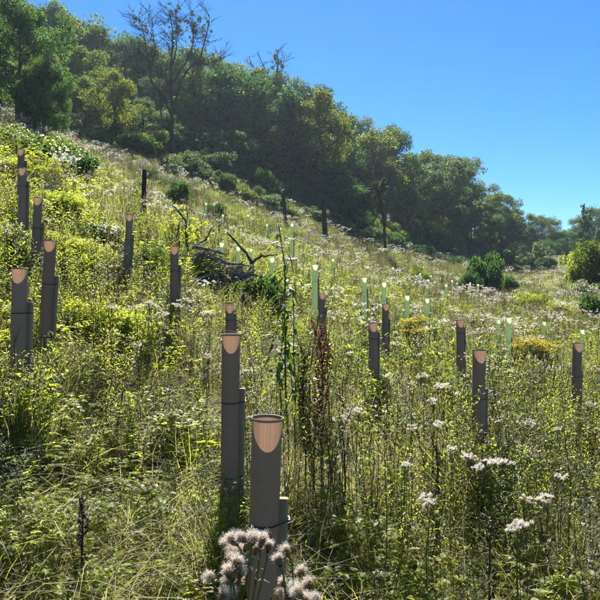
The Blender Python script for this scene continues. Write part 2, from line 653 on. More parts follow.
def grass(h, n, mat, spread=.09, w=.006, bend=(.1, .7)):
    p = PM([mat])
    for _ in range(n):
        a = U(0, 6.28)
        b = (math.cos(a) * U(0, spread), math.sin(a) * U(0, spread), -.02)
        d = (U(-.3, .3), U(-.3, .3), 1)
        mm = mat if random.random() < .75 else ('leaf_straw' if mat != 'leaf_straw' else 'leaf_green')
        p.blade(b, d, h * U(.5, 1.1), w * U(.6, 1.3), mm, U(*bend))
    return p


def bramble(h, canes, leafL, mat):
    p = PM([mat, 'stem_brown'])
    for _ in range(canes):
        a = U(0, 6.28)
        r = U(.15, .45)
        e = np.array([math.cos(a) * r, math.sin(a) * r, U(.05, h)])
        top = np.array([math.cos(a) * r * .5, math.sin(a) * r * .5, h * U(.7, 1.1)])
        pts = [np.array([0, 0, -.03]), top * .6 + np.array([0, 0, .02]), top, (top + e) / 2 + np.array([0, 0, .05]), e]
        p.tube(pts, .0035, .0015, 'stem_brown', 3)
        for i in range(9):
            q = along(pts, .25 + .73 * i / 9)
            aa = a + random.choice((-1, 1)) * U(.6, 1.6)
            pe = q + np.array([math.cos(aa), math.sin(aa), U(.2, .9)]) * leafL * .7
            p.tube([q, pe], .001, .0008, 'stem_green', 3, cap=False)
            for k in (-.9, 0, .9):
                d = (math.cos(aa + k), math.sin(aa + k), U(-.1, .45))
                s = U(.75, 1.1) * (1.15 if k == 0 else .85)
                p.leaf(pe, d, (0, 0, 1), leafL * s, leafL * .62 * s, mat, U(.1, .6), U(.15, .45))
    return p


def rosette(L, n, mat):
    p = PM([mat])
    for i in range(n):
        a = i * 2.4 + U(-.3, .3)
        p.leaf((0, 0, -.01), (math.cos(a), math.sin(a), U(.25, 1.6)), (0, 0, 1), L * U(.6, 1.1), L * U(.22, .36), mat, U(.4, 1.1),
               U(.15, .4))
    return p


def flower_plant(h, per, leafL, leafW, mat, head, n_heads, hr, spread, hair, branch_t=.72, base_fluff='fluff_tan'):
    """leafy stem with a flat-topped cluster of fluffy seed heads (or small yellow flowers)"""
    p = herb(h * .86, 1, leafL, leafW, per, mat, 'stem_green', .45, .5, .08, tips=False, dry=.16)
    pts = stem_pts(h * .88, .05, 5, (0, 0, -.03))
    p.tube(pts, .004, .0025, 'stem_green', 4)
    for i in range(n_heads):
        a = i * 2.4 + U(-.4, .4)
        r = spread * math.sqrt((i + .5) / n_heads)
        q = along(pts, U(branch_t, .98))
        e = np.array([pts[-1][0] + math.cos(a) * r, pts[-1][1] + math.sin(a) * r, h * U(.94, 1.03) - r * .35])
        m = (q * .5 + e * .5) + np.array([math.cos(a), math.sin(a), -.6]) * r * .2
        p.tube([q, m, e], .0019, .0011, 'stem_green', 3)
        if head == 'petal_yellow':
            for k in range(9):
                aa = k * .7 + U(-.2, .2)
                p.leaf(e, (math.cos(aa), math.sin(aa), U(-.1, .4)), (0, 0, 1), hr, hr * .42, 'petal_yellow', .2, .1, simple=True)
            p.fluff(e, hr * .45, 8, 'petal_yellow', wid=.35, low=0)
        else:
            rr = hr * U(.65, 1.25)
            p.fluff(e + np.array([0, 0, rr * .3]), rr, hair, 'fluff_white' if random.random() < .85 else base_fluff)
            p.leaf(e - np.array([0, 0, rr * .5]), (0, 0, 1), (1, 0, 0), rr * .9, rr * .5, 'leaf_dry', 0, .5)
            p.leaf(e - np.array([0, 0, rr * .5]), (0, 0, 1), (0, 1, 0), rr * .9, rr * .5, 'leaf_dry', 0, .5)
    return p


def far_clump(w, h, n, mats, L, narrow=.3, heads=0, stalks=4):
    """an upright knot of weeds about a metre wide: leaves and thin stalks"""
    p = PM(list(mats))
    for _ in range(n):
        a, r = U(0, 6.28), w * .5 * math.sqrt(random.random())
        t = random.random() ** .8
        hh = h * (1 - .45 * (r / (w * .5)) ** 2) * U(.7, 1.1)
        q = (math.cos(a) * r, math.sin(a) * r, t * hh)
        aa = U(0, 6.28)
        s = L * U(.6, 1.3) * (1.1 - .5 * t)
        p.leaf(q, (math.cos(aa), math.sin(aa), U(.1, 1.6)), (0, 0, 1), s, s * narrow, random.choice(mats), U(.2, .8), .25, simple=True)
    for _ in range(stalks):
        a, r = U(0, 6.28), w * .45 * math.sqrt(random.random())
        b = np.array([math.cos(a) * r, math.sin(a) * r, 0])
        e = b + np.array([U(-.12, .12), U(-.12, .12), h * U(.85, 1.2)])
        p.tube([b, e], .007, .003, random.choice(('stem_brown', 'stem_green', 'leaf_straw')), 3, cap=False)
    for _ in range(heads):
        a, r = U(0, 6.28), w * .45 * math.sqrt(random.random())
        c = (math.cos(a) * r, math.sin(a) * r, h * U(.85, 1.15))
        for _ in range(4):
            p.fluff((c[0] + U(-.05, .05), c[1] + U(-.05, .05), c[2] + U(-.02, .03)), U(.02, .035), 9, 'fluff_white', wid=.3)
    return p


# ------------------------------------------------------------------ scatter (uncountable ground cover)
def scatter(name, label, cat, protos, pts, rots, scl, idx):
    me = bpy.data.meshes.new(name)
    n = len(pts)
    me.vertices.add(n)
    me.vertices.foreach_set('co', np.asarray(pts, np.float32).ravel())
    for nm, ty, arr, key in (('rot', 'FLOAT_VECTOR', rots, 'vector'), ('scl', 'FLOAT', scl, 'value'), ('idx', 'INT', idx, 'value')):
        a = me.attributes.new(nm, ty, 'POINT')
        a.data.foreach_set(key, np.asarray(arr, np.int32 if ty == 'INT' else np.float32).ravel())
    me.update()
    o = obj(name, me)
    tag(o, label, cat, kind='stuff')
    nt = bpy.data.node_groups.new(name + '_scatter', 'GeometryNodeTree')
    nt.interface.new_socket('Geometry', in_out='INPUT', socket_type='NodeSocketGeometry')
    nt.interface.new_socket('Geometry', in_out='OUTPUT', socket_type='NodeSocketGeometry')
    N, Lk = nt.nodes, nt.links
    gi, go, join = N.new('NodeGroupInput'), N.new('NodeGroupOutput'), N.new('GeometryNodeJoinGeometry')

    def attr(nm, ty):
        a = N.new('GeometryNodeInputNamedAttribute')
        a.data_type = ty
        a.inputs[0].default_value = nm
        return a.outputs[0]
    ra, sa, ia = attr('rot', 'FLOAT_VECTOR'), attr('scl', 'FLOAT'), attr('idx', 'INT')
    e2r = N.new('FunctionNodeEulerToRotation')
    Lk.new(ra, e2r.inputs[0])
    for k, pme in enumerate(protos):
        po = bpy.data.objects.new(name + '_plant', pme)
        oi = N.new('GeometryNodeObjectInfo')
        oi.inputs['Object'].default_value = po
        oi.inputs['As Instance'].default_value = True
        eq = N.new('FunctionNodeCompare')
        eq.data_type = 'INT'
        eq.operation = 'EQUAL'
        Lk.new(ia, eq.inputs[2])
        eq.inputs[3].default_value = k
        ip = N.new('GeometryNodeInstanceOnPoints')
        Lk.new(gi.outputs[0], ip.inputs['Points'])
        Lk.new(eq.outputs[0], ip.inputs['Selection'])
        Lk.new(oi.outputs['Geometry'], ip.inputs['Instance'])
        Lk.new(e2r.outputs[0], ip.inputs['Rotation'])
        Lk.new(sa, ip.inputs['Scale'])
        Lk.new(ip.outputs[0], join.inputs[0])
    Lk.new(join.outputs[0], go.inputs[0])
    md = o.modifiers.new('scatter', 'NODES')
    md.node_group = nt
    return o


def vnoise(x, y, s, seed=0):
    x, y = x / s + seed * 17.3, y / s + seed * 9.1
    xi, yi = np.floor(x), np.floor(y)
    fx, fy = x - xi, y - yi
    fx, fy = fx * fx * (3 - 2 * fx), fy * fy * (3 - 2 * fy)

    def h(a, b):
        t = np.sin(a * 127.1 + b * 311.7 + seed * 74.7) * 43758.5453
        return t - np.floor(t)
    return (h(xi, yi) * (1 - fx) + h(xi + 1, yi) * fx) * (1 - fy) + (h(xi, yi + 1) * (1 - fx) + h(xi + 1, yi + 1) * fx) * fy


# ------------------------------------------------------------------ where the tree shelters stand
# px, py of the rim, lowest visible py, width in px, lean (dx metres per metre), label
BROWN = [
    (267, 419, 620, 30.0, .030, 'smooth brown tree shelter tube rising nearest of all behind the thistle seed heads'),
    (231, 335, 466, 18.0, .010, 'brown tree shelter with weathered stake, second nearest, just left behind the nearest tube'),
    (20, 269, 346, 15.0, .005, 'wide brown tree shelter at the left edge with a black wire tie'),
    (50, 241, 328, 11.5, .050, 'brown tree shelter leaning slightly, just right of the wide tube at left edge'),
    (38, 198, 262, 8.2, .045, 'slim dark brown tree shelter with a tie, in the brambles at left'),
    (22.5, 169, 208, 7.4, .02, 'brown tree shelter in front of the topmost left one among lime bramble leaves'),
    (21, 150, 172, 6.4, .02, 'topmost brown tree shelter at left, in the lime bramble leaves'),
    (130, 215, 262, 6.6, .07, 'leaning dark brown tree shelter among low shrubs left of the brush pile'),
    (174.5, 247, 286, 8.2, .01, 'brown tree shelter at the left end of the brush pile'),
    (230, 305, 332, 8.6, .0, 'brown tree shelter directly above the second nearest tube'),
    (322, 293, 345, 6.6, .0, 'narrow brown tree shelter standing behind the reddish dock'),
    (373, 323, 356, 9.0, .0, 'brown tree shelter right of the reddish dock, in lime weeds'),
    (385.5, 304, 340, 6.8, .0, 'brown tree shelter just behind and right of the one in lime weeds'),
    (460, 320, 360, 7.6, .0, 'slim dark brown tree shelter left of the stout one at right'),
    (479, 350, 415, 13.0, -.01, 'stout dark brown tree shelter among white seed heads at right'),
    (577, 343, 384, 9.0, .0, 'dark brown tree shelter nearest the right edge'),
]
GREEN = [
    (315, 265, 298, 5.6, 'bright green tree shelter just above the narrow brown one behind the dock'),
    (272, 258, 274, 5.0, 'green tree shelter at the right end of the brush pile'),
    (238.5, 247, 254, 4.4, 'short green tree shelter tip standing behind the brush pile, left one of the pair'),
    (222, 243, 252, 4.6, 'short green tree shelter behind the middle of the brush pile'),
    (364.5, 278, 306, 4.8, 'green tree shelter left of the pair with the brown one in front'),
    (384, 283, 303, 4.6, 'green tree shelter directly behind a brown one in lime weeds'),
    (407, 296, 328, 4.8, 'green tree shelter at the left side of the yellow ragwort'),
    (427, 299, 327, 4.4, 'green tree shelter at the right side of the yellow ragwort'),
    (498, 320, 340, 4.0, 'thin green tree shelter beside the brighter one at right'),
    (508.5, 318, 347, 5.6, 'bright green tree shelter left of the right-hand ragwort'),
    (544, 322, 333, 3.6, 'small green tree shelter right of the right-hand ragwort'),
    (582, 330, 343, 4.2, 'pale green tree shelter close behind the brown tube nearest the right edge'),
    (292, 224, 240, 3.0, 'small far green tree shelter on the slope above the tall leafy weed'),
    (251, 249, 256, 3.0, 'small green tree shelter tip behind the right part of the brush pile'),
]
TUBES = []          # (px, pybot, d) for keeping the weeds in front low enough
for b in BROWN:
    TUBES.append((b[0], b[2], F * .1 / b[3], b[3]))
def solve_d(px, py, H, d0=2.0, d1=60):
    """how far away a thing of height H stands whose top is seen at (px, py)"""
    ds = np.arange(d0, d1, .1)
    e = (300 - py) / F * ds - gz((px - 300) / F * ds, ds) - H
    k = np.where((e[:-1] > 0) & (e[1:] <= 0))[0]
    if len(k):
        return float(ds[k[0] + 1])
    return float(ds[np.argmin(np.abs(e))])


def ground_d(px, py, d0=3.0, d1=130):
    """how far away the bare ground seen at (px, py) lies"""
    ds = np.arange(d0, d1, .1)
    g = 300 - gz((px - 300) / F * ds, ds) / ds * F
    k = np.where(g <= py)[0]
    return float(ds[k[0]]) if len(k) else float(ds[np.argmin(g)])


PILE_D = ground_d(235, 301)
GREEN = [(b[0], b[1], b[2], b[3], b[4], F * .1 / b[3]) for b in GREEN]
for b in GREEN:
    TUBES.append((b[0], b[2], b[5], b[3]))
GREEN = [(b[:5] + (PILE_D + .8,) if b[4].find('behind') > 0 and b[0] < 260 else b) for b in GREEN]
TUBES.append((235, 279, PILE_D - .6, 84))
POST_D = [ground_d(144, 224), ground_d(284, 224), ground_d(325, 242)]
TUBES += [(144, 203, POST_D[0], 5), (284, 214, POST_D[1], 4), (325, 233, POST_D[2], 5)]
STUMP_D = ground_d(386, 260)
TUBES.append((385, 238, STUMP_D, 6))


def keep_tubes_clear(x, y, h):
    """weed heights cut down where a shelter tube stands clear of the weeds in front of it"""
    px = 300 + F * x / y
    gzv = gz(x, y)
    h = h.copy()
    for tp, pb, d, w in TUBES:
        m = (np.abs(px - tp) < w * .5 + 14 / np.maximum(y, 1.0) * 2.2 + 2) & (y < d + .08) & (y > 0.3)
        zmax = (300 - (pb + 3)) / F * y
        h[m] = np.minimum(h[m], (zmax - gzv)[m])
    return h


# ------------------------------------------------------------------ weed prototypes
P = {}
P['fleabane'] = [(lambda hh: (herb(hh, random.randint(2, 3), .07, .016, 38, m, 'stem_green', .8, .4), hh))(U(.75, .95)) for m in
                 ('leaf_green', 'leaf_lime', 'leaf_lime', 'leaf_green', 'leaf_grey')]
P['nettle'] = [(herb(hh, random.randint(2, 3), .085, .042, 9, m, 'stem_green', .35, .6, .2, tips=True, opp=True), hh) for m, hh in
               (('leaf_lime', .7), ('leaf_lime', .6), ('leaf_green', .6), ('leaf_lime', .7))]
P['mugwort'] = [(herb(hh, 3, .045, .008, 46, 'leaf_grey', 'stem_green', 1.0, .3, .15, dry=.05), hh) for hh in (.75, .85, .65)]
P['stalk'] = [(dry_stalk(hh, f), hh) for hh, f in ((1., True), (.9, False), (1.1, True), (.85, True))]
P['grass'] = [(grass(hh, 34, m), hh * .9) for hh, m in ((.55, 'leaf_green'), (.7, 'leaf_straw'), (.6, 'leaf_lime'), (.75, 'leaf_straw'))]
P['bramble'] = [(bramble(hh, 6, L, m), hh) for hh, L, m in
                ((.4, .06, 'leaf_lime'), (.5, .055, 'leaf_lime'), (.35, .05, 'leaf_lime'), (.45, .065, 'leaf_green'))]
P['rosette'] = [(rosette(L, 10, m), L * .8) for L, m in ((.22, 'leaf_lime'), (.18, 'leaf_green'), (.26, 'leaf_green'))]
P['thatch'] = [(grass(.4, 40, 'leaf_straw', .22, .005, (.9, 1.6)), .18), (grass(.5, 30, 'leaf_straw', .2, .006, (.8, 1.5)), .2)]
P['agrimony'] = [(flower_plant(hh, 16, .07, .022, 'leaf_green', 'fluff_white', nh, .012, sp, 30), hh) for hh, nh, sp in
                 ((.9, 9, .06), (.8, 5, .04), (1.0, 12, .09), (.85, 4, .05))]
P['c_green'] = [(far_clump(.9, hh, 300, ('leaf_grey', 'leaf_green', 'leaf_grey', 'leaf_deep'), .10), hh) for hh in (.65, .8, .55)]
P['c_lime'] = [(far_clump(.9, hh, 280, ('leaf_lime', 'leaf_grey', 'leaf_green'), .10, .4), hh) for hh in (.55, .65)]
P['c_straw'] = [(far_clump(.9, hh, 260, ('leaf_straw', 'leaf_grey', 'leaf_dry', 'leaf_grey'), .11, .2, 0, 14), hh) for hh in (.7, .85)]
P['c_white'] = [(far_clump(.9, hh, 240, ('leaf_green', 'leaf_grey', 'leaf_straw'), .10, .3, nh, 8), hh) for hh, nh in
                ((.75, 9), (.85, 14))]
P['c_dark'] = [(far_clump(.8, hh, 330, ('leaf_deep', 'leaf_deep', 'leaf_green'), .11, .4, 0, 6), hh) for hh in (.75, .95)]
PME = {k: [p.mesh(k) for p, _ in v] for k, v in P.items()}
PH = {k: np.array([h for _, h in v]) for k, v in P.items()}
DESC = {
    'fleabane': ('narrow_leaved_weeds', 'upright narrow-leaved green weeds covering the slope', 'weeds'),
    'nettle': ('nettle_patch', 'toothy broad-leaved green nettles mixed through the near weeds', 'nettles'),
    'mugwort': ('grey_green_weeds', 'fine feathery grey-green weeds in the near slope', 'weeds'),
    'stalk': ('dry_stalks', 'thin dry brown stalks standing through the near weeds', 'dry stalks'),
    'grass': ('grass_tufts', 'green and straw coloured grass tufts between the weeds', 'grass'),
    'bramble': ('low_brambles', 'low sprawling brambles with lime green leaves on the near ground', 'brambles'),
    'rosette': ('leaf_rosettes', 'flat leafy rosettes on the ground at the bottom of the view', 'ground cover'),
    'thatch': ('dead_thatch', 'flattened pale dead grass on the soil', 'dead grass'),
    'agrimony': ('white_headed_weeds', 'white fluffy headed weeds sprinkled over the middle slope', 'weeds'),
    'c_green': ('far_green_weeds', 'mixed green weeds over the far clearing', 'weeds'),
    'c_dark': ('dark_weed_tufts', 'dark green weed tufts breaking up the slope', 'weeds'),
    'c_lime': ('far_lime_weeds', 'yellow-green weeds over the far clearing', 'weeds'),
    'c_straw': ('far_straw_weeds', 'pale straw and grey dry weeds over the far clearing', 'weeds'),
    'c_white': ('far_white_weeds', 'white headed weeds drifting across the far clearing', 'weeds'),
}
ACC = {k: [[], [], [], []] for k in P}


def sow(kind, x, y, scale_rng=(.75, 1.2), hmul=None, tilt=.12):
    if len(x) == 0:
        return
    n = len(x)
    idx = rng.integers(0, len(P[kind]), n)
    s = rng.uniform(*scale_rng, n)
    if hmul is not None:
        s = s * hmul
    h0 = PH[kind][idx] * s
    h1 = keep_tubes_clear(x, y, h0)
    s = s * np.clip(h1 / h0, 0, 1)
    ok = s > .22
    x, y, idx, s = x[ok], y[ok], idx[ok], s[ok]
    n = len(x)
    z = gz(x, y)
    rot = np.stack([rng.normal(0, tilt, n), rng.normal(0, tilt, n), rng.uniform(0, 6.283, n)], -1)
    a = ACC[kind]
    a[0].append(np.stack([x, y, z], -1))
    a[1].append(rot)
    a[2].append(s)
    a[3].append(idx)


def zone(y0, y1, dens, m0=.62, pad=.8):
    """random spots in the wedge of ground the photograph (and a step beside it) sees"""
    area = (y1 - y0) * ((m0 * (y0 + y1)) + 2 * pad)
    n = int(area * dens)
    y = np.sqrt(rng.uniform(y0 * y0, y1 * y1, n))
    x = rng.uniform(-1, 1, n) * (m0 * y + pad)
    return x, y


def pxof(x, y):
    return 300 + F * x / y


# near weeds, 1.3 - 9 m
NEAR = [('fleabane', 19, (.75, 1.3)), ('nettle', 3.5, (.55, .95)), ('mugwort', 7, (.7, 1.2)), ('stalk', 7, (.6, 1.2)),
        ('grass', 7, (.6, 1.2)), ('bramble', 7, (.6, 1.1)), ('rosette', 4, (.5, 1.0)), ('thatch', 14, (.7, 1.3)),
        ('agrimony', 5.0, (.65, 1.0))]
for i, (k, dens, sr) in enumerate(NEAR):
    x, y = zone(1.25, 9.5, dens)
    nz = vnoise(x, y, .9, i + 3) * .6 + vnoise(x, y, .35, i + 13) * .4
    keep = rng.uniform(0, 1, len(x)) < np.clip((nz - .32) * 3.4, .07, 1)
    px = pxof(x, y)
    if k in ('agrimony',):
        keep &= (y > 3.2) & ((px > 330) | (rng.uniform(0, 1, len(x)) < .3))
    if k in ('bramble', 'nettle'):      # sunny leafy patches: left bank and near ground
        keep &= (y < 3.6) | (px < 210) | (rng.uniform(0, 1, len(x)) < .35)
    if k in ('stalk', 'mugwort'):
        keep &= (px > 120) | (rng.uniform(0, 1, len(x)) < .4)
    if k == 'fleabane':
        keep &= (y > 3.2) | (rng.uniform(0, 1, len(x)) < .5)
    # a darker, thinner gap right of the nearest tube
    gap = (px > 285) & (px < 350) & (y > 2.2) & (y < 3.6)
    keep &= ~gap | (rng.uniform(0, 1, len(x)) < .45)
    hm = np.where(y < 3.4, .42 + .58 * np.clip((y - 1.6) / 1.8, 0, 1), 1.0)
    low = (px < 240) & (y < 3.7)                # open, low-growing ground at lower left
    hm = np.where(low & (y > 1.6), hm * .6, hm)
    if k in ('fleabane', 'stalk', 'mugwort', 'grass'):
        keep &= ~low | (rng.uniform(0, 1, len(x)) < .55)
    sow(k, x[keep], y[keep], sr, hm[keep])

# sunny low leaves in the lowest band of the view
for k, dens, sr in (('bramble', 13, (.4, .8)), ('rosette', 6, (.5, .9)), ('fleabane', 14, (.4, .7)), ('nettle', 4, (.4, .65)), ('grass', 10, (.4, .75)), ('thatch', 26, (.7, 1.3))):
    x, y = zone(1.5, 3.1, dens)
    px = pxof(x, y)
    keep = (px > 210) | (k in ('thatch', 'grass')) | (rng.uniform(0, 1, len(x)) < .55)
    sow(k, x[keep], y[keep], sr)

# litter everywhere under the near weeds, low lime leaves in the open patch at lower left
x, y = zone(1.5, 7.5, 16)
sow('thatch', x, y, (.7, 1.4))
for k, dens, sr in (('bramble', 13, (.45, .85)), ('nettle', 6, (.4, .75)), ('rosette', 8, (.5, 1.0)), ('fleabane', 9, (.35, .6))):
    x, y = zone(2.3, 5.0, dens)
    keep = pxof(x, y) < 250
    sow(k, x[keep], y[keep], sr)

# middle weeds, 9 - 24 m
MID = [('fleabane', 6, (.7, 1.15)), ('nettle', 3, (.7, 1.1)), ('mugwort', 8, (.7, 1.1)), ('stalk', 3, (.7, 1.1)), ('grass', 6, (.8, 1.3)),
       ('bramble', 1.4, (.9, 1.5)), ('agrimony', 4.5, (.7, 1.05)), ('c_green', 1.2, (.6, 1.0)), ('c_straw', .8, (.6, 1.0)),
       ('c_white', 1.1, (.6, 1.0)), ('c_lime', .7, (.6, 1.0))]
for i, (k, dens, sr) in enumerate(MID):
    x, y = zone(9.5, 24, dens, .6, 1.5)
    nz = vnoise(x, y, 2.2, i + 31) * .6 + vnoise(x, y, .8, i + 41) * .4
    keep = rng.uniform(0, 1, len(x)) < np.clip((nz - .28) * 2.6, .08, 1)
    sow(k, x[keep], y[keep], sr)

for (a, b, dn) in ((7, 24, .8), (24, 50, .5), (50, 120, .2)):
    x, y = zone(a, b, dn, .6, 2)
    keep = (vnoise(x, y, 3.2, 91) * .6 + vnoise(x, y, 1.1, 92) * .4 > .56)
    sow('c_dark', x[keep], y[keep], (.6, 1.25), np.where(y[keep] > 50, 1.4, 1.0))

# far clearing and valley floor, 24 - 130 m
EDGE = np.array([(-400, 44), (-100, 45), (0, 46), (60, 50), (200, 56), (300, 61), (400, 71), (480, 86), (560, 112), (600, 122), (700, 135), (1100, 150)], float)


def edge_d(px):
    return np.interp(px, EDGE[:, 0], EDGE[:, 1])


FAR = [('c_green', 1.9, (.6, 1.2)), ('c_lime', .7, (.6, 1.1)), ('c_straw', 2.0, (.6, 1.2)), ('c_white', 1.5, (.6, 1.1))]
for i, (k, dens, sr) in enumerate(FAR):
    for (a, b, f) in ((24, 50, 1.0), (50, 130, .42)):
        x, y = zone(a, b, dens * f, .6, 3)
        px = pxof(x, y)
        nz = vnoise(x, y, 7, i + 51) * .5 + vnoise(x, y, 2.2, i + 61) * .5
        keep = (rng.uniform(0, 1, len(x)) < np.clip((nz - .28) * 2.8, .06, 1)) & (y < edge_d(px) + 6)
        sow(k, x[keep], y[keep], sr, np.full(keep.sum(), 1.0 if a < 50 else 1.35))

# weeds crowding the foot of each shelter, up to where the tube stands clear
for tp, pb, td, tw in TUBES:
    if pb > 600 or tw > 50:
        continue
    n = 44 if td < 6.5 else 14
    yy = td - rng.uniform(.06, .6, n)
    xx = (tp - 300) / F * yy + rng.normal(0, .10, n)
    hh = (300 - (pb + 3 + rng.uniform(0, 10, n))) / F * yy - gz(xx, yy)
    for j in range(n):
        if hh[j] < .2:
            continue
        k = ('fleabane', 'mugwort', 'stalk', 'fleabane', 'grass', 'fleabane', 'nettle')[j % 7] if td < 6.5 else ('fleabane', 'mugwort', 'nettle', 'grass')[j % 4]
        sc = float(np.clip(hh[j] / PH[k].mean(), .4, 1.35))
        sow(k, xx[j:j + 1], yy[j:j + 1], (sc, sc))

for k, a in ACC.items():
    if a[0]:
        nm, lb, ct = DESC[k]
        scatter(nm, lb, ct, PME[k], np.concatenate(a[0]), np.concatenate(a[1]), np.concatenate(a[2]), np.concatenate(a[3]))


# ------------------------------------------------------------------ tree shelters
def lathe(prof, n, name, mat, closed=False):
    v, f = [], []
    for r, z in prof:
        for j in range(n):
            a = 2 * math.pi * j / n
            v.append((r * math.cos(a), r * math.sin(a), z))
    m = len(prof)
    for i in range(m if closed else m - 1):
        i2 = (i + 1) % m
        for j in range(n):
            j2 = (j + 1) % n
            f.append((i * n + j, i * n + j2, i2 * n + j2, i2 * n + j))
    me = bpy.data.meshes.new(name)
    me.from_pydata(v, [], f)
    me.polygons.foreach_set('use_smooth', [True] * len(f))
    me.materials.append(MATS[mat])
    me.update()
    return me


def box_mesh(name, sx, sy, z0, z1, mat, bevel=.003, point=False):
    v = []
    b = bevel
    ring = [(-sx + b, -sy), (sx - b, -sy), (sx, -sy + b), (sx, sy - b), (sx - b, sy), (-sx + b, sy), (-sx, sy - b), (-sx, -sy + b)]
    zs = [(z0, 1 if not point else .2), (z0 + .06, 1), (z1 - b, 1), (z1, .86)]
    for z, s in zs:
        for (x, y) in ring:
            v.append((x * s, y * s, z))
    f = []
    for i in range(3):
        for j in range(8):
            f.append((i * 8 + j, i * 8 + (j + 1) % 8, (i + 1) * 8 + (j + 1) % 8, (i + 1) * 8 + j))
    f.append(tuple(range(24, 32)))
    f.append(tuple(reversed(range(8))))
    me = bpy.data.meshes.new(name)
    me.from_pydata(v, [], f)
    me.materials.append(MATS[mat])
    me.update()
    return me


def shelter(px, py, d, r, H, lean, label, mat, stake_drop, nm='tree_shelter', group='tree shelters on the slope', cat='tree shelter',
            leany=0.0, stake_side=1):
    top = at(px, py, d)
    bx, by = top.x - lean * H, top.y - leany * H
    base = Vector((bx, by, g1(bx, by) - .02))
    H = max(.45, top.z - base.z)
    root = bpy.data.objects.new(nm, None)
    COL.objects.link(root)
    root.empty_display_size = .1
    root.location = base
    root.rotation_euler = (-math.atan(leany), math.atan(lean), 0)
    tag(root, label, cat, group)
    seg = 40 if d < 6 else 24
    # slightly oval, uneven wall
    prof = [(r * (1 + .012 * math.sin(z * 9 + px)), z) for z in np.linspace(0, H - .006, 14)]
    t = obj('tube', lathe(prof + [(r * 1.025, H)], seg, 'tube', mat), root)
    rim = obj('rim', lathe([(r * 1.025, H - .003), (r * 1.07, H - .001), (r * 1.095, H + .003), (r * 1.07, H + .0065), (r * 1.03, H + .006), (r * 1.0, H + .002)],
                           seg, 'rim', mat, True), t)
    # stake behind-right of the tube with ties round both
    sw = .018
    sx, sy = stake_side * (r + sw * .55), r * .55
    st = obj('stake', box_mesh('stake', sw, sw * .8, -.2, H - stake_drop, 'stake_wood', .003, True), root, loc=(sx, sy, 0))
    for zt in (H - stake_drop - .07, H * .35):
        if zt < .1:
            continue
        pm = PM(['tie_black'])
        pts = []
        ctr = ((0, 0), (sx, sy))
        for j in range(25):
            a = 2 * math.pi * j / 24
            # hull round tube and stake
            ux, uy = math.cos(a), math.sin(a)
            best = max(((c[0] + ux * rr, c[1] + uy * rr) for c, rr in ((ctr[0], r * 1.02 + .002), (ctr[1], sw * 1.35))),
                       key=lambda q: q[0] * ux + q[1] * uy)
            pts.append((best[0], best[1], zt + .004 * math.sin(a)))
        pm.tube(pts, .0028, .0028, 'tie_black', 5, cap=False)
        obj('tie', pm.mesh('tie'), root)
    return root


for i, (px, py, pb, w, lean, lab) in enumerate(BROWN):
    d = F * .1 / w
    shelter(px, py, d, .05, 1.2, lean + (0 if i in (0, 1) else U(-.02, .025)), lab, 'tube_brown', .27 if i == 0 else random.choice((.1, .16, .22, .3)),
            stake_side=1)
for (px, py, pb, w, lab, d) in GREEN:
    shelter(px, py, d, float(np.clip(w * d / F, .07, .12)) / 2, 1.2, U(-.02, .02), lab, 'tube_green', U(.2, .4))

# far pale green shelters on the opposite slope
FARG = [(393, 241, 28), (420, 253, 33), (431, 256, 36), (452, 283, 30), (470, 288, 32), (497, 279, 50), (515, 297, 40), (440, 268, 42),
        (208, 168, 44), (206, 210, 30), (223, 216, 27), (248, 213, 33), (267, 220, 30), (428, 285, 26), (446, 290, 24), (457, 275, 38),
        (333, 243, 22), (478, 296, 28)]
for (px, py, d) in FARG:
    x = (px - 300) / F * d
    z = g1(x, d)
    shelter(px, 300 - (z + 1.15) / d * F, d, .05, 1.15, U(-.03, .03), 'tiny pale green tree shelter dotted over the far clearing',
            'tube_green', .3, group='tiny far shelters in the clearing')


# ------------------------------------------------------------------ bare posts
def post(px, py, d, r, lean, label):
    top = at(px, py, d)
    b = Vector((top.x - lean, top.y, 0))
    b.z = g1(b.x, b.y) - .1
    pm = PM(['post_wood'])
    n = 7
    pts = [b + (top - b) * (i / (n - 1)) + Vector((U(-.01, .01), U(-.01, .01), 0)) for i in range(n)]
    pts = [np.array(p - b) for p in pts]
    pm.tube(pts, r * 1.1, r * .85, 'post_wood', 9)
    for _ in range(3):        # snapped side stubs
        q = along(pts, U(.5, .95))
        a = U(0, 6.28)
        pm.tube([q, q + np.array([math.cos(a), math.sin(a), .7]) * r * 2.4], r * .3, r * .16, 'post_wood', 5)
    o = obj('wooden_post', pm.mesh('wooden_post'), loc=b)
    tag(o, label, 'post', 'dark posts on the slope')


post(144, 170, POST_D[0], .004 * POST_D[0], 0, 'dark upright post alone on the upper left slope')
post(283.5, 193, POST_D[1], .0033 * POST_D[1], -.18, 'slim dark snag post on the middle slope, left of its thicker twin')
post(323.5, 199, POST_D[2], .0042 * POST_D[2], -.16, 'thick dark snag post in the middle of the slope, right of its slim twin')


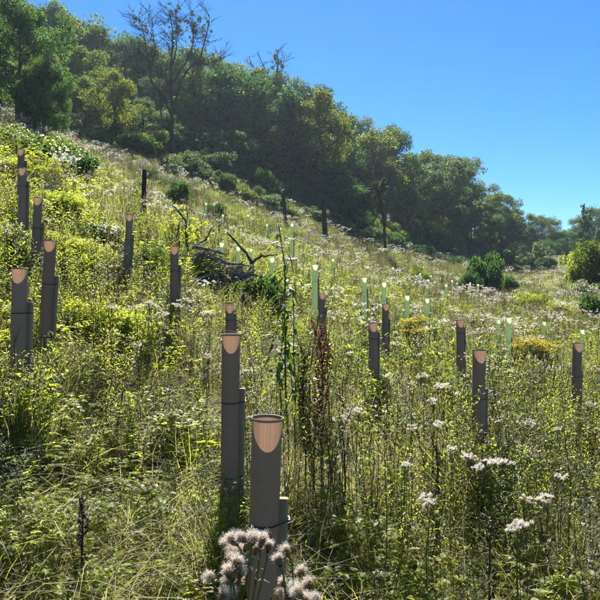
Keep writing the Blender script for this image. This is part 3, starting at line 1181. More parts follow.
# ------------------------------------------------------------------ trees
def leaf_cloud(centers, radii, n_leaf, size, seed, crown_c, flat=.8, up=.35):
    """leaf-sized faces spread through clumps; returns arrays of quads (two folded triangles)"""
    r = np.random.default_rng(seed)
    w = radii ** 2
    ci = r.choice(len(centers), n_leaf, p=w / w.sum())
    dirs = r.normal(size=(n_leaf, 3))
    dirs /= np.linalg.norm(dirs, axis=1)[:, None]
    rr = r.uniform(.2, 1, n_leaf) ** .45
    pos = centers[ci] + dirs * (radii[ci] * rr)[:, None] * np.array([1, 1, flat])
    out = pos - crown_c
    out /= np.linalg.norm(out, axis=1)[:, None] + 1e-6
    nrm = dirs * .6 + out * .4 + r.normal(size=(n_leaf, 3)) * .75 + np.array([0, 0, up])
    nrm /= np.linalg.norm(nrm, axis=1)[:, None]
    t = np.cross(nrm, r.normal(size=(n_leaf, 3)))
    t /= np.linalg.norm(t, axis=1)[:, None] + 1e-6
    b = np.cross(nrm, t)
    s = size * r.uniform(.55, 1.35, n_leaf)[:, None]
    v = np.stack([pos - t * s * .5, pos - b * s * .3 + nrm * s * .08, pos + t * s * .5 - nrm * s * .1, pos + b * s * .3 + nrm * s * .08], 1)
    crnd = r.uniform(0, 1, len(centers))[ci] * .6 + r.uniform(0, 1, n_leaf) * .4
    return v.reshape(-1, 3), np.repeat(crnd, 4)


def cloud_mesh(name, v, rn, mats, midx=None):
    n = len(v) // 4
    f = np.arange(4 * n).reshape(n, 4)
    tri = np.concatenate([f[:, [0, 1, 2]], f[:, [0, 2, 3]]], 1).reshape(-1, 3)
    me = bpy.data.meshes.new(name)
    me.vertices.add(len(v))
    me.vertices.foreach_set('co', v.astype(np.float32).ravel())
    me.loops.add(tri.size)
    me.loops.foreach_set('vertex_index', tri.astype(np.int32).ravel())
    me.polygons.add(len(tri))
    me.polygons.foreach_set('loop_start', np.arange(0, tri.size, 3, dtype=np.int32))
    for m in mats:
        me.materials.append(MATS[m])
    if midx is not None:
        me.polygons.foreach_set('material_index', np.repeat(midx, 2).astype(np.int32))
    a = me.attributes.new('rnd', 'FLOAT', 'POINT')
    a.data.foreach_set('value', rn.astype(np.float32))
    me.update()
    me.validate()
    return me


def tree_meshes(seed, H, R, base, n_leaf, size, mat, alt=None, top_open=0.0, n_limb=16, cl=.19, conic=0.0):
    random.seed(seed)
    pm = PM(['bark'])
    tp = [np.array([U(-.03, .03) * H * (i / 6), U(-.03, .03) * H * (i / 6), H * .88 * i / 6 - (.3 if i == 0 else 0)]) for i in range(7)]
    pm.tube(tp, .022 * H + .03, .004 * H, 'bark', 8)
    C, Rr = [], []
    for i in range(n_limb):
        t = base + (.95 - base) * ((i + U(0, .9)) / n_limb)
        q = along(tp, t)
        a = i * 2.4 + U(-.5, .5)
        k = (t - base) / (1 - base)
        prof = (math.sin(math.pi * min(1, .22 + .78 * k)) ** .6) * (1 - conic) + conic * (1.05 - k)
        L = R * max(.25, prof) * U(.65, 1.12)
        e = q + np.array([math.cos(a) * L, math.sin(a) * L, L * U(.15, .55) + H * .03])
        m = q * .5 + e * .5 + np.array([0, 0, -.06 * L])
        pm.tube([q, m, e], .007 * H * (1.2 - .6 * k), .002 * H, 'bark', 5)
        C.append(e); Rr.append(H * cl * U(.36, .66))
        C.append(m + np.array([0, 0, .05 * H])); Rr.append(H * cl * U(.32, .6))
        for _ in range(4):
            s = along([q, m, e], U(.4, .95))
            aa = a + U(-1.3, 1.3)
            l2 = L * U(.25, .55)
            e2 = s + np.array([math.cos(aa) * l2, math.sin(aa) * l2, l2 * U(-.2, .9)])
            pm.tube([s, (s + e2) / 2 + np.array([0, 0, .03 * l2]), e2], .003 * H, .001 * H, 'bark', 4)
            C.append(e2); Rr.append(H * cl * U(.22, .5))
    C.append(tp[-1]); Rr.append(H * cl * .5)
    C.append(tp[-1] + np.array([U(-.04, .04), U(-.04, .04), .06]) * H); Rr.append(H * cl * .35)
    C, Rr = np.array(C), np.array(Rr)
    v, rn = leaf_cloud(C, Rr, n_leaf, size, seed, np.array([0, 0, H * (base + .3 * (1 - base))]))
    n = n_leaf
    mats = [mat]
    mi = None
    if alt:
        mats.append(alt)
        zc = v.reshape(-1, 4, 3).mean(1)
        pr = np.clip((zc[:, 2] / H - .6) * .9, .01, .32) * vnoise(zc[:, 0] * 3, zc[:, 2] * 3, 2.0, seed)
        mi = (np.random.default_rng(seed).uniform(0, 1, n) < pr).astype(int)
    return pm.mesh('trunk'), cloud_mesh('crown', v, rn, mats, mi), H


TP = {
    'oak': [tree_meshes(11, 12, 4.2, .22, 11000, .29, 'tree_leaf'), tree_meshes(12, 12, 3.6, .25, 10000, .29, 'tree_leaf'),
            tree_meshes(13, 12, 4.6, .18, 11500, .3, 'tree_leaf')],
    'ash': [tree_meshes(21, 12, 3.4, .25, 9000, .27, 'tree_leaf_blue', n_limb=18, cl=.16),
            tree_meshes(22, 12, 3.0, .28, 8000, .27, 'tree_leaf_blue', n_limb=18, cl=.15)],
    'maple': [tree_meshes(31, 12, 3.6, .2, 9500, .28, 'tree_leaf_yellow', 'tree_leaf_autumn'),
              tree_meshes(32, 12, 3.4, .22, 9500, .28, 'tree_leaf_yellow')],
    'gold': [tree_meshes(33, 12, 3.3, .15, 9500, .28, 'tree_leaf_gold', 'tree_leaf_autumn', conic=.5), tree_meshes(34, 12, 3.8, .18, 9500, .28, 'tree_leaf_gold', 'tree_leaf_autumn')],
    'cone': [tree_meshes(41, 12, 3.2, .12, 9000, .28, 'tree_leaf', n_limb=22, cl=.14, conic=.85)],
    'near': [tree_meshes(51, 12, 4.4, .15, 28000, .24, 'tree_leaf', n_limb=22), tree_meshes(52, 12, 4.0, .12, 28000, .24, 'tree_leaf', n_limb=22)],
}


def tree(name, x, y, H, kind, k, label, group='trees of the hillside wood', sx=1.0, rz=None, cat='tree'):
    tm, cm, h0 = TP[kind][k % len(TP[kind])]
    s = H / h0
    root = bpy.data.objects.new(name, None)
    COL.objects.link(root)
    root.location = (x, y, g1(x, y) - .1)
    root.rotation_euler = (0, 0, U(0, 6.28) if rz is None else rz)
    root.scale = (s * sx, s * sx, s)
    tag(root, label, cat, group)
    obj('trunk', tm, root)
    obj('crown', cm, root)
    return root


SKY = np.array([(-200, -60), (-60, -30), (0, -12), (30, -2), (45, 6), (70, 10), (100, 22), (125, 32), (150, 32), (180, 38), (200, 46), (222, 58), (245, 60),
                (262, 66), (285, 72), (298, 88), (312, 90), (322, 86), (335, 104), (352, 108), (375, 124), (400, 137), (420, 153), (432, 153),
                (450, 153), (465, 158), (480, 184), (500, 190), (520, 206), (545, 219), (570, 221), (600, 208), (700, 195), (900, 160)], float)


def sky_y(px):
    return float(np.interp(px, SKY[:, 0], SKY[:, 1]))


random.seed(101)
px = -70.0
row = 0
WOOD = 'broadleaf tree packed into the dark wood along the ridge'
while px < 700:
    ed = float(edge_d(px))
    d = ed + U(21, 30)
    x = (px - 300) / F * d
    zt = (300 - sky_y(px) - U(-9, 6)) / F * d
    H = float(np.clip(zt - g1(x, d), 5.5, 19))
    kd = random.choice(('oak', 'maple', 'ash', 'oak', 'maple', 'ash'))
    tree('broadleaf_tree', x, d, H * .97, kd, random.randint(0, 3), WOOD, sx=U(.85, 1.1))
    px += U(20, 27) * min(1, 75 / d)
px = -80.0
while px < 700:        # second rank, seen between and below the ridge trees
    ed = float(edge_d(px))
    d = ed + U(11, 17)
    x = (px - 300) / F * d
    b = g1(x, d)
    yb = 300 - b / d * F
    ty = sky_y(px) + (yb - sky_y(px)) * U(.2, .5)
    H = float(np.clip((300 - ty) / F * d - b, 4.5, 13))
    kd = random.choice(('oak', 'maple', 'ash', 'maple', 'ash', 'cone'))
    tree('broadleaf_tree', x, d, H, kd, random.randint(0, 3), 'lower broadleaf tree in the front rank of the hillside wood', sx=U(.95, 1.25))
    px += U(22, 30) * min(1, 70 / d)
px = -70.0
while px < 690:        # young trees at the very edge
    d = float(edge_d(px)) + U(4, 9)
    x = (px - 300) / F * d
    tree('young_tree', x, d, U(3.2, 6.5), random.choice(('oak', 'maple', 'ash', 'oak', 'cone')), random.randint(0, 3),
         'young broadleaf tree at the very edge of the hillside wood', sx=U(1.2, 1.7))
    px += U(24, 36) * min(1, 70 / d)
px = -60.0
while px < 640:        # behind the ridge rank, so that no gaps open to bare ground
    d = float(edge_d(px)) + U(38, 46)
    x = (px - 300) / F * d
    zt = (300 - sky_y(px) - 22) / F * d
    H = float(np.clip(zt - g1(x, d), 4, 14))
    tree('broadleaf_tree', x, d, H, 'oak', random.randint(0, 3), WOOD, sx=1.15)
    px += 34 * min(1, 75 / d)


def named_tree(px, py_top, d, kind, k, label, sx=1.0, name='broadleaf_tree', group='trees of the hillside wood', cat='tree'):
    x = (px - 300) / F * d
    H = (300 - py_top) / F * d - g1(x, d)
    return tree(name, x, d, max(1.2, H), kind, k, label, group, sx, cat=cat)


named_tree(18, -8, 36, 'near', 0, 'large dark tree at the left edge, nearest of the wood', .85)
named_tree(44, 58, 33, 'near', 1, 'dense dark green tree below the large one at the left edge', .95)
named_tree(114, 66, 54, 'gold', 1, 'olive tree with rusty tips left of the sparse bare-limbed tree', .95, 'maple_tree')
named_tree(240, 66, 74, 'oak', 2, 'broad rounded tree right of the sparse bare-limbed tree', 1.15)
named_tree(320, 84, 72, 'gold', 0, 'yellowing tree with pointed top in the middle of the ridge', .9, 'maple_tree')
named_tree(292, 80, 72, 'cone', 0, 'dark conical tree left of the yellowing pointed tree')
named_tree(374, 124, 84, 'gold', 1, 'olive green tree on the ridge right of the yellowing pointed tree', 1.1)
named_tree(447, 152, 92, 'ash', 0, 'tall domed tree where the ridge steps down at right', 1.15)
named_tree(500, 190, 108, 'maple', 1, 'pale olive tree low on the right end of the ridge', 1.2)
named_tree(592, 238, 60, 'maple', 1, 'sunlit yellow-green bush at the right edge under the spiky conifer', 1.0, 'bush', 'bushes of the valley floor', 'bush')
named_tree(612, 262, 42, 'ash', 1, 'olive bush cut by the right edge above the pale grey shrub', 1.1, 'bush', 'bushes of the valley floor', 'bush')


# shrub prototypes -------------------------------------------------------------
def shrub_meshes(seed, n_leaf, size, mat, R=1.0, H=1.0, alt=None, cl=.36):
    random.seed(seed)
    pm = PM(['bark'])
    C, Rr = [], []
    for i in range(14):
        a = i * 2.4 + U(-.4, .4)
        r = R * U(.15, .8)
        e = np.array([math.cos(a) * r, math.sin(a) * r, H * U(.35, .92) * (1 - .35 * (r / R) ** 2)])
        m = e * .5 + np.array([0, 0, .06])
        pm.tube([np.array([U(-.06, .06), U(-.06, .06), -.1]), m, e], .03, .008, 'bark', 4)
        C.append(e); Rr.append(cl * U(.5, 1.0))
        for _ in range(3):
            C.append(e * U(.6, 1.0) + np.array([U(-.3, .3), U(-.3, .3), U(-.2, .2)]) * R); Rr.append(cl * U(.3, .65))
    C = np.array(C)
    C[:, 2] = np.maximum(C[:, 2], .12)
    v, rn = leaf_cloud(C, np.array(Rr), n_leaf, size, seed, np.array([0, 0, .2]))
    v[:, 2] = np.maximum(v[:, 2], .0)
    mats, mi = [mat], None
    if alt:
        mats.append(alt)
        mi = (np.random.default_rng(seed).uniform(0, 1, n_leaf) < .3).astype(int)
    return pm.mesh('stems'), cloud_mesh('foliage', v, rn, mats, mi)


SP = {
    'dark': [shrub_meshes(61, 5000, .10, 'tree_leaf'), shrub_meshes(62, 5000, .10, 'tree_leaf')],
    'willow': [shrub_meshes(63, 5000, .10, 'tree_leaf_blue'), shrub_meshes(64, 4500, .10, 'tree_leaf_blue')],
    'lime': [shrub_meshes(65, 10000, .055, 'leaf_lime', alt='leaf_green'), shrub_meshes(66, 10000, .055, 'leaf_lime', alt='leaf_green')],
    'green': [shrub_meshes(67, 9000, .06, 'leaf_deep', alt='leaf_lime'), shrub_meshes(68, 9000, .06, 'leaf_deep', alt='leaf_green')],
    'olive': [shrub_meshes(70, 12000, .06, 'tree_leaf_yellow', alt='leaf_green'), shrub_meshes(71, 12000, .06, 'tree_leaf_yellow', alt='leaf_green')],
    'pale': [shrub_meshes(69, 3500, .11, 'leaf_grey')],
}


def shrub(px, d, h, w, kind, k, label, name='shrub', group='shrubs of the clearing', cat='shrub', pytop=None):
    sm, fm = SP[kind][k % len(SP[kind])]
    x = (px - 300) / F * d
    z = g1(x, d)
    if pytop is not None:
        h = max(.4, (300 - pytop) / F * d - z)
    root = bpy.data.objects.new(name, None)
    COL.objects.link(root)
    root.location = (x, d, z - .05)
    root.rotation_euler = (0, 0, U(0, 6.28))
    root.scale = (w * .5, w * .5, h / 1.1)
    tag(root, label, cat, group)
    obj('stems', sm, root)
    obj('foliage', fm, root)
    return root


random.seed(202)
px = -30.0
while px < 600:        # scrub hemming the wood
    d = float(edge_d(px)) + random.choice((U(-3.5, 2.5), U(-3, 2), U(8, 16)))
    shrub(px, d, U(1.4, 3.0), U(2.6, 4.6), random.choice(('dark', 'dark', 'green', 'willow')), random.randint(0, 1),
          'low scrub bush along the foot of the hillside wood', 'scrub_bush', 'scrub along the foot of the wood', 'bush')
    px += U(8, 13) * 60 / d

random.seed(212)
px = 180.0
while px < 575:
    d = float(edge_d(px)) - U(4, 11) * (1 if px < 470 else 2.2)
    shrub(px, d, U(1.1, 2.1), U(2.2, 4.2), random.choice(('willow', 'olive', 'willow', 'dark')), random.randint(0, 1),
          'sunlit scrub bush standing out in front of the hillside wood', 'scrub_bush', 'sunlit scrub in front of the wood', 'bush')
    px += U(9, 18)

CLEARING = [
    (72, 103, 130, 34, 'dark', 0, 'rounded dark bush at the foot of the olive tree'),
    (178, 179, 209, 30, 'dark', 1, 'small dark bush on the upper slope left of the brush pile'),
    (217, 199, 224, 26, 'dark', 0, 'small dark shrub above the brush pile'),
    (208, 152, 174, 26, 'willow', 0, 'blue-grey bush below the trees on the upper slope'),
    (250, 150, 182, 46, 'olive', 0, 'wide green bush at the top of the slope'),
    (487, 246, 296, 42, 'dark', 0, 'big dark round bush in the valley, casting shade'),
    (471, 270, 296, 30, 'dark', 1, 'low dark bush joined to the big round one on its left'),
    (508, 274, 294, 26, 'dark', 1, 'low dark bush at the right foot of the big round one'),
    (522, 240, 270, 52, 'willow', 1, 'spreading grey-green willow bush right of the big dark bush'),
    (437, 226, 254, 34, 'willow', 0, 'grey-green bush at the wood edge right of the ivy-clad stump'),
    (455, 234, 260, 36, 'olive', 1, 'olive green bush in front of the wood, above the big dark bush'),
    (545, 256, 274, 24, 'dark', 1, 'small dark bush near the far end of the valley'),
    (583, 277, 306, 34, 'pale', 0, 'pale silvery shrub near the right edge'),
    (604, 285, 326, 50, 'dark', 0, 'dark green bush cut by the right edge below the silvery shrub'),
    (596, 238, 296, 66, 'olive', 0, 'large olive green bush at the right edge above the silvery shrub'),
    (398, 229, 250, 26, 'green', 0, 'green bush at the foot of the ivy-clad stump'),
    (362, 208, 238, 34, 'dark', 0, 'dark bush left of the ivy-clad stump'),
    (412, 222, 248, 30, 'willow', 1, 'pale grey-green bush between the ivy-clad stump and the wood'),
    (330, 178, 204, 40, 'green', 1, 'green bush at the wood edge above the thick snag post'),
    (418, 262, 288, 26, 'green', 1, 'dull green bush on the slope below the ivy-clad stump'),
    (560, 300, 322, 40, 'lime', 1, 'low yellow-green bush on the valley floor at right'),
    (530, 290, 312, 44, 'lime', 0, 'low yellow-green bush on the valley floor near the big dark bush'),
]
for (px, pt, pbase, wpx, k, kk, lab) in CLEARING:
    d = ground_d(px, pbase)
    shrub(px, d, 1, wpx * d / F, k, kk, lab, pytop=pt)
# brambles and leafy scrub on the left bank
LB = [(35, 17, 3.4, 'green', 126, 'tall leafy green bramble mound on the upper left bank'),
      (60, 16.5, 2.8, 'dark', 146, 'dark leafy bush beside the tall green bramble mound'),
      (5, 13, 2.4, 'lime', 165, 'lime bramble clump cut by the left edge behind the topmost tubes'),
      (55, 11.5, 1.7, 'lime', 188, 'tall lime bramble clump right of the slim dark tube at left'),
      (5, 8.4, 1.5, 'lime', 215, 'lime bramble clump cut by the left edge below the topmost tubes'),
      (72, 9, 1.5, 'lime', 232, 'lime bramble clump behind the leaning left tube'),
      (100, 10.5, 1.5, 'green', 215, 'green bramble clump left of the leaning tube by the shrubs'),
      (150, 10.2, 1.1, 'green', 236, 'leafy green clump between the leaning tube and the brush pile'),
      (85, 6.4, .9, 'lime', 290, 'leafy lime bramble clump right of the two left tubes'),
      (120, 6.2, .9, 'lime', 302, 'small lime bramble clump below the leaning tube'),
      (98, 24, 1.4, 'dark', 172, 'little dark bush on the upper slope near the tall bramble mound')]
for i, (px, d, w, k, pt, lab) in enumerate(LB):
    shrub(px, d, 1, w, k, i, lab, 'bramble_bush', 'brambles and bushes of the left bank', 'bush', pytop=pt)


# ------------------------------------------------------------------ the sparse, bare-limbed tree
def limb_tree(name, label, d, limbs, twigs, tufts, leaf, r_px, seed, tuft_n=260, leaf_s=.2, ragged=7, spread=.8, twig=.028):
    """limbs: polylines of (px, py, depth offset); measured on the hillside at distance d"""
    random.seed(seed)
    s = d / F
    bx, by = (limbs[0][0][0] - 300) * s, d
    base = Vector((bx, by, g1(bx, by) - .2))
    pm = PM(['bark'])
    tips = []
    zoff = base.z - (300 - limbs[0][0][1]) * s

    def w(p):
        return np.array([(p[0] - 300) * s - base.x, p[2], (300 - p[1]) * s + (0 if p is not limbs[0][0] else zoff) - base.z])
    for li, L in enumerate(limbs):
        pts = [w(p) for p in L]
        dense = []
        for i in range(len(pts) - 1):
            for k in range(3):
                dense.append(pts[i] + (pts[i + 1] - pts[i]) * (k / 3) + np.array([U(-1, 1), U(-1, 1), U(-1, 1)]) * .05)
        dense.append(pts[-1])
        r0, r1 = r_px[li]
        pm.tube(dense, r0 * s, r1 * s, 'bark', 7)
        for _ in range(twigs):
            q = along(dense, U(.35, 1))
            a, e = U(0, 6.28), U(.1, 1.2)
            l = U(.7, 2.0)
            dv = unit([math.cos(a), math.sin(a), e]) * l
            m = q + dv * .5 + np.array([U(-.1, .1), U(-.1, .1), U(0, .15)])
            pm.tube([q, m, q + dv], twig, twig * .35, 'bark', 4)
            for _ in range(8):
                q2 = q + dv * U(.4, 1)
                a2 = a + U(-1.2, 1.2)
                d2 = unit([math.cos(a2), math.sin(a2), U(0, 1.3)]) * U(.3, .9)
                pm.tube([q2, q2 + d2 * .5 + np.array([0, 0, .04]), q2 + d2], .013, .005, 'bark', 3)
    root = bpy.data.objects.new(name, None)
    COL.objects.link(root)
    root.location = base
    tag(root, label, 'tree', 'trees of the hillside wood')
    obj('trunk', pm.mesh('trunk'), root)
    C, R = [], []
    for t in tufts:                      # ragged tufts: several loose knots of leaves each
        c = w(t[:3])
        for _ in range(ragged):
            C.append(c + np.array([U(-1, 1), U(-1, 1), U(-1.4, 1.4)]) * t[3] * s * spread)
            R.append(t[3] * s * U(.2, .5))
    C, R = np.array(C), np.array(R)
    v, rn = leaf_cloud(C, R, tuft_n * len(tufts), leaf_s, seed, C.mean(0), flat=1.2)
    obj('crown', cloud_mesh('crown', v, rn, [leaf]), root)
    return root


limb_tree('sparse_tree', 'tall sparse tree with bare dark limbs and ivy tufts against the sky', 55,
          [[(173, 152, 0), (172, 120, 0), (171, 90, .2), (171, 60, 0), (172, 35, .3), (170, 12, .2)],
           [(172, 118, 0), (166, 100, -.4), (154, 84, -.8), (150, 60, -1), (147, 35, -1.2), (140, 22, -1)],
           [(171, 88, 0), (178, 70, .5), (186, 56, .8), (191, 40, 1), (191, 16, 1), (188, 6, 1)],
           [(174, 105, 0), (182, 82, -.5), (193, 70, -1), (202, 66, -1.2), (206, 50, -1.2), (210, 32, -1), (211, 20, -1)],
           [(154, 84, -.8), (145, 70, -.6), (138, 62, -.4), (131, 58, -.3)],
           [(172, 66, 0), (178, 50, -.4), (178, 30, -.4), (176, 12, -.4)],
           [(154, 72, -.9), (158, 55, -.9), (155, 35, -1), (156, 22, -1)],
           [(202, 66, -1.2), (212, 72, -1), (222, 62, -.8)],
           [(163, 128, 0), (159, 105, .5), (158, 90, .6), (156, 60, .6)]],
          26,
          [(171, 17, .2, 6), (172, 28, .2, 5), (172, 40, 0, 4), (176, 12, -.4, 4), (191, 14, 1, 6), (193, 22, 1, 6), (190, 30, 1, 4), (138, 22, -1, 3.5),
           (139, 27, -1, 3), (149, 25, -1.2, 3.5), (148, 38, -1.2, 4), (210, 26, -1, 3), (210, 34, -1, 3), (177, 24, -.4, 3), (172, 52, 0, 3.5),
           (208, 44, -1, 2.4), (146, 46, -1, 4), (191, 40, 1, 2.2), (155, 40, -1, 3)],
          'ivy_leaf', [(2.1, .35), (1.3, .25), (1.1, .25), (1.2, .25), (.7, .2), (.7, .2), (.7, .2), (.6, .2), (.9, .2)], 5, 120, .17, 11, 1.35, .02)
limb_tree('sparse_tree', 'thin twiggy tree top poking above the ridge left of the conical tree', 84,
          [[(276, 140, 0), (276, 105, 0), (277, 80, 0), (278, 62, 0), (277, 50, 0)],
           [(276, 92, 0), (270, 78, .4), (264, 66, .4), (259, 54, .4)],
           [(277, 82, 0), (282, 72, -.3), (284, 60, -.3)],
           [(275, 95, 0), (262, 80, -.4), (252, 66, -.4), (249, 57, -.4)]],
          9, [(277, 54, 0, 4), (278, 62, 0, 5), (274, 66, .2, 4), (281, 66, -.2, 4), (276, 76, 0, 6), (266, 72, .3, 4)],
          'ivy_leaf', [(1.4, .3), (.8, .25), (.7, .25), (.8, .2)], 6, 230, .2)
limb_tree('ivy_clad_stump', 'ivy-clad leaning stump with a square leafy top before the dark wood', STUMP_D,
          [[(386.5, 243, 0), (384, 222, 0), (381, 205, 0), (380, 186, 0)]], 3,
          [(380, 186, 0, 5.5), (376, 188, 0, 4), (384, 188, 0, 4), (379, 194, 0, 5), (377, 199, 0, 4.5), (382, 199, 0, 4.5), (380, 206, 0, 4.5),
           (382, 213, 0, 3.2), (383, 220, 0, 2.6), (385, 228, 0, 2), (386, 236, 0, 1.6)],
          'ivy_leaf', [(1.6, 1.0)], 7, 420, .13)
limb_tree('spiky_conifer', 'dark spiky conifer top at the right end of the ridge', 118,
          [[(584, 262, 0), (584, 235, 0), (584, 215, 0), (583, 205, 0)], [(584, 225, 0), (590, 216, 0), (591, 209, 0)]], 4,
          [(583, 207, 0, 2.2), (584, 212, 0, 3.2), (584, 218, 0, 4.2), (584, 226, 0, 5.5), (584, 236, 0, 7), (591, 211, 0, 2), (591, 216, 0, 3), (590, 224, 0, 5),
           (584, 248, 0, 7)],
          'tree_leaf', [(.8, .15), (.4, .1)], 8, 600, .3)


# ------------------------------------------------------------------ brush pile of dead branches
def brush_pile():
    random.seed(303)
    d = PILE_D
    cx, cy = at(232, 0, d).x, d
    base = Vector((cx, cy, g1(cx, cy)))
    root = bpy.data.objects.new('brush_pile', None)
    COL.objects.link(root)
    root.location = base
    tag(root, 'heap of dead grey and dark branches on the slope behind the brown tubes', 'brush pile')
    vars_ = []
    for k in range(8):
        pm = PM([('dead_wood', 'dead_wood_dark')[k % 2]])
        m = pm.mats[0]
        L = 1.0
        pts = [np.array([L * (t - .5), .05 * math.sin(5 * t + k) + U(-.02, .02), .05 * math.cos(4 * t + k) + U(-.02, .02)]) for t in np.linspace(0, 1, 6)]
        pm.tube(pts, .028, .009, m, 6)
        for _ in range(3):
            q = along(pts, U(.3, .9))
            e = q + np.array([U(.1, .3), U(-.15, .15), U(-.1, .18)])
            pm.tube([q, (q + e) / 2 + np.array([0, 0, .02]), e], .011, .004, m, 4)
        vars_.append(pm.mesh('branch'))
    for i in range(230):
        # two lumps: a grey heap at the left and a darker one at the right
        left = i % 5 < 2
        ux = random.gauss(-.42, .26) if left else random.gauss(.25, .26)
        uy = random.gauss(0, .35)
        hz = max(0.05, (.5 if left else .56) * math.exp(-((ux + (.4 if left else -.25)) ** 2) / .2 - uy * uy / .25))
        o = obj('branch', vars_[(i % 4) * 2 + (0 if (left or random.random() < .5) else 1)], root)
        gx = g1(cx + ux, cy + uy) - base.z
        o.location = (ux, uy, gx + .1 + hz * U(.3, 1.0))
        o.rotation_euler = (U(-.5, .5), U(-.3, .25) if left else U(-.7, .7), U(-.5, .5) + (math.pi if random.random() < .5 else 0))
        s = U(.25, .75)
        o.scale = (s, s * U(.7, 2.2), s * U(.7, 2.2))
    # limbs sticking out of the heap
    for (a, b, c, r) in (((252, 262, 0), (244, 250, 0), (227, 232, .1), .035), ((195, 246, 0), (205, 240, 0), (212, 228, .2), .03),
                         ((172, 246, .1), (178, 232, .1), (180, 222, .1), .028), ((250, 263, -.1), (262, 256, -.2), (277, 255, -.3), .03),
                         ((186, 221, .4), (180, 213, .4), (172, 205, .5), .03), ((192, 247, -.2), (208, 249, -.2), (226, 255, -.2), .045),
                         ((207, 256, -.3), (225, 262, -.3), (250, 266, -.3), .04)):
        pm = PM(['dead_wood_dark' if r < .04 else 'dead_wood'])
        pts = [np.array(at(p[0], p[1], d + p[2]) - base) for p in (a, b, c)]
        if a[0] < 190:               # stands in the soil beside the heap
            q = pts[0] + np.array([.03, 0, 0])
            q[2] = g1(base.x + q[0], base.y + q[1]) - base.z - .05
            pts = [q] + pts
        dense = [along(pts, t) + np.array([U(-.012, .012), 0, U(-.015, .015)]) for t in np.linspace(0, 1, 9)]
        pm.tube(dense, r, r * .4, pm.mats[0], 6)
        obj('limb', pm.mesh('limb'), root)


brush_pile()
shrub(247, PILE_D - .5, .7, 1.0, 'green', 0, 'dark green leafy clump growing at the foot of the brush pile', pytop=272)
shrub(268, PILE_D - .3, .6, .8, 'dark', 0, 'small dark bush at the right foot of the brush pile', pytop=266)

# ------------------------------------------------------------------ single weeds one can point to
random.seed(404)


def ground_hit(px, py, h, d0=1.6, d1=26):
    for d in np.arange(d0, d1, .1):
        z = (300 - py) / F * d
        if z - g1((px - 300) / F * d, d) <= h and d > d0:
            pass
        if z - g1((px - 300) / F * d, d) < h:
            return d
    return d1


def plant_at(px, py, d, maker, name, label, cat, group=None):
    """a single plant whose top is seen at (px, py); parts: stem, leaves, heads"""
    x = (px - 300) / F * d
    z = g1(x, d)
    H = (300 - py) / F * d - z
    root = bpy.data.objects.new(name, None)
    COL.objects.link(root)
    root.location = (x, d, z - .02)
    root.rotation_euler = (0, 0, U(0, 6.28))
    tag(root, label, cat, group)
    maker(root, H)
    return root


# fluffy white seed-headed plants: stem, foliage and each cluster its own part
WV = []
for k in range(5):
    base = herb(.80, 1, .075, .022, 20, 'leaf_green', 'stem_green', .45, .5, .05, tips=False, dry=.18)
    cl = []
    for c in range(3):
        pm = PM(['fluff_white', 'stem_green'])
        n = random.randint(5, 9)
        for i in range(n):
            a = i * 2.4
            r = .045 * math.sqrt((i + .5) / n)
            e = np.array([math.cos(a) * r, math.sin(a) * r, U(-.012, .02)])
            pm.tube([(0, 0, -.1), e * .6 + np.array([0, 0, -.05]), e], .0016, .001, 'stem_green', 3)
            pm.fluff(e + np.array([0, 0, .008]), U(.012, .019), 64, 'fluff_white' if random.random() < .9 else 'fluff_tan', wid=.07)
            pm.leaf(e - np.array([0, 0, .008]), (0, 0, 1), (1, 0, 0), .014, .008, 'leaf_dry', 0, .5)
            pm.leaf(e - np.array([0, 0, .008]), (0, 0, 1), (0, 1, 0), .014, .008, 'leaf_dry', 0, .5)
        cl.append(pm.mesh('seed_cluster'))
    sm = PM(['stem_green'])
    sm.tube(stem_pts(.9, .02, 5), .004, .002, 'stem_green', 4)
    WV.append((base.mesh('foliage'), cl, sm.mesh('stem')))


def white_maker(k, n_cl, spread):
    fm, cl, sm = WV[k % 5]

    def f(root, H):
        s = max(.5, H) / .92
        o = obj('foliage', fm, root)
        o.scale = (1, 1, s)
        o = obj('stem', sm, root)
        o.scale = (1, 1, s)
        for i in range(n_cl):
            a = i * 2.4 + U(-.4, .4)
            r = spread * math.sqrt(i / max(1, n_cl))
            c = obj('seed_cluster', cl[i % 3], root)
            c.location = (math.cos(a) * r, math.sin(a) * r, H - .02 - abs(r) * .5 * U(.2, 1))
            c.rotation_euler = (U(-.5, .5), U(-.5, .5), U(0, 6.28))
            c.scale = (U(.45, .85),) * 3
            if r > .02:          # its side branch
                pm = PM(['stem_green'])
                e = np.array(c.location) - np.array([0, 0, .09])
                q = np.array([0, 0, max(.15, e[2] - .22)])
                pm.tube([q, (q + e) / 2 + np.array([e[0], e[1], -.3]) * .12, e], .0022, .0016, 'stem_green', 3)
                obj('side_branch', pm.mesh('side_branch'), root)
    return f


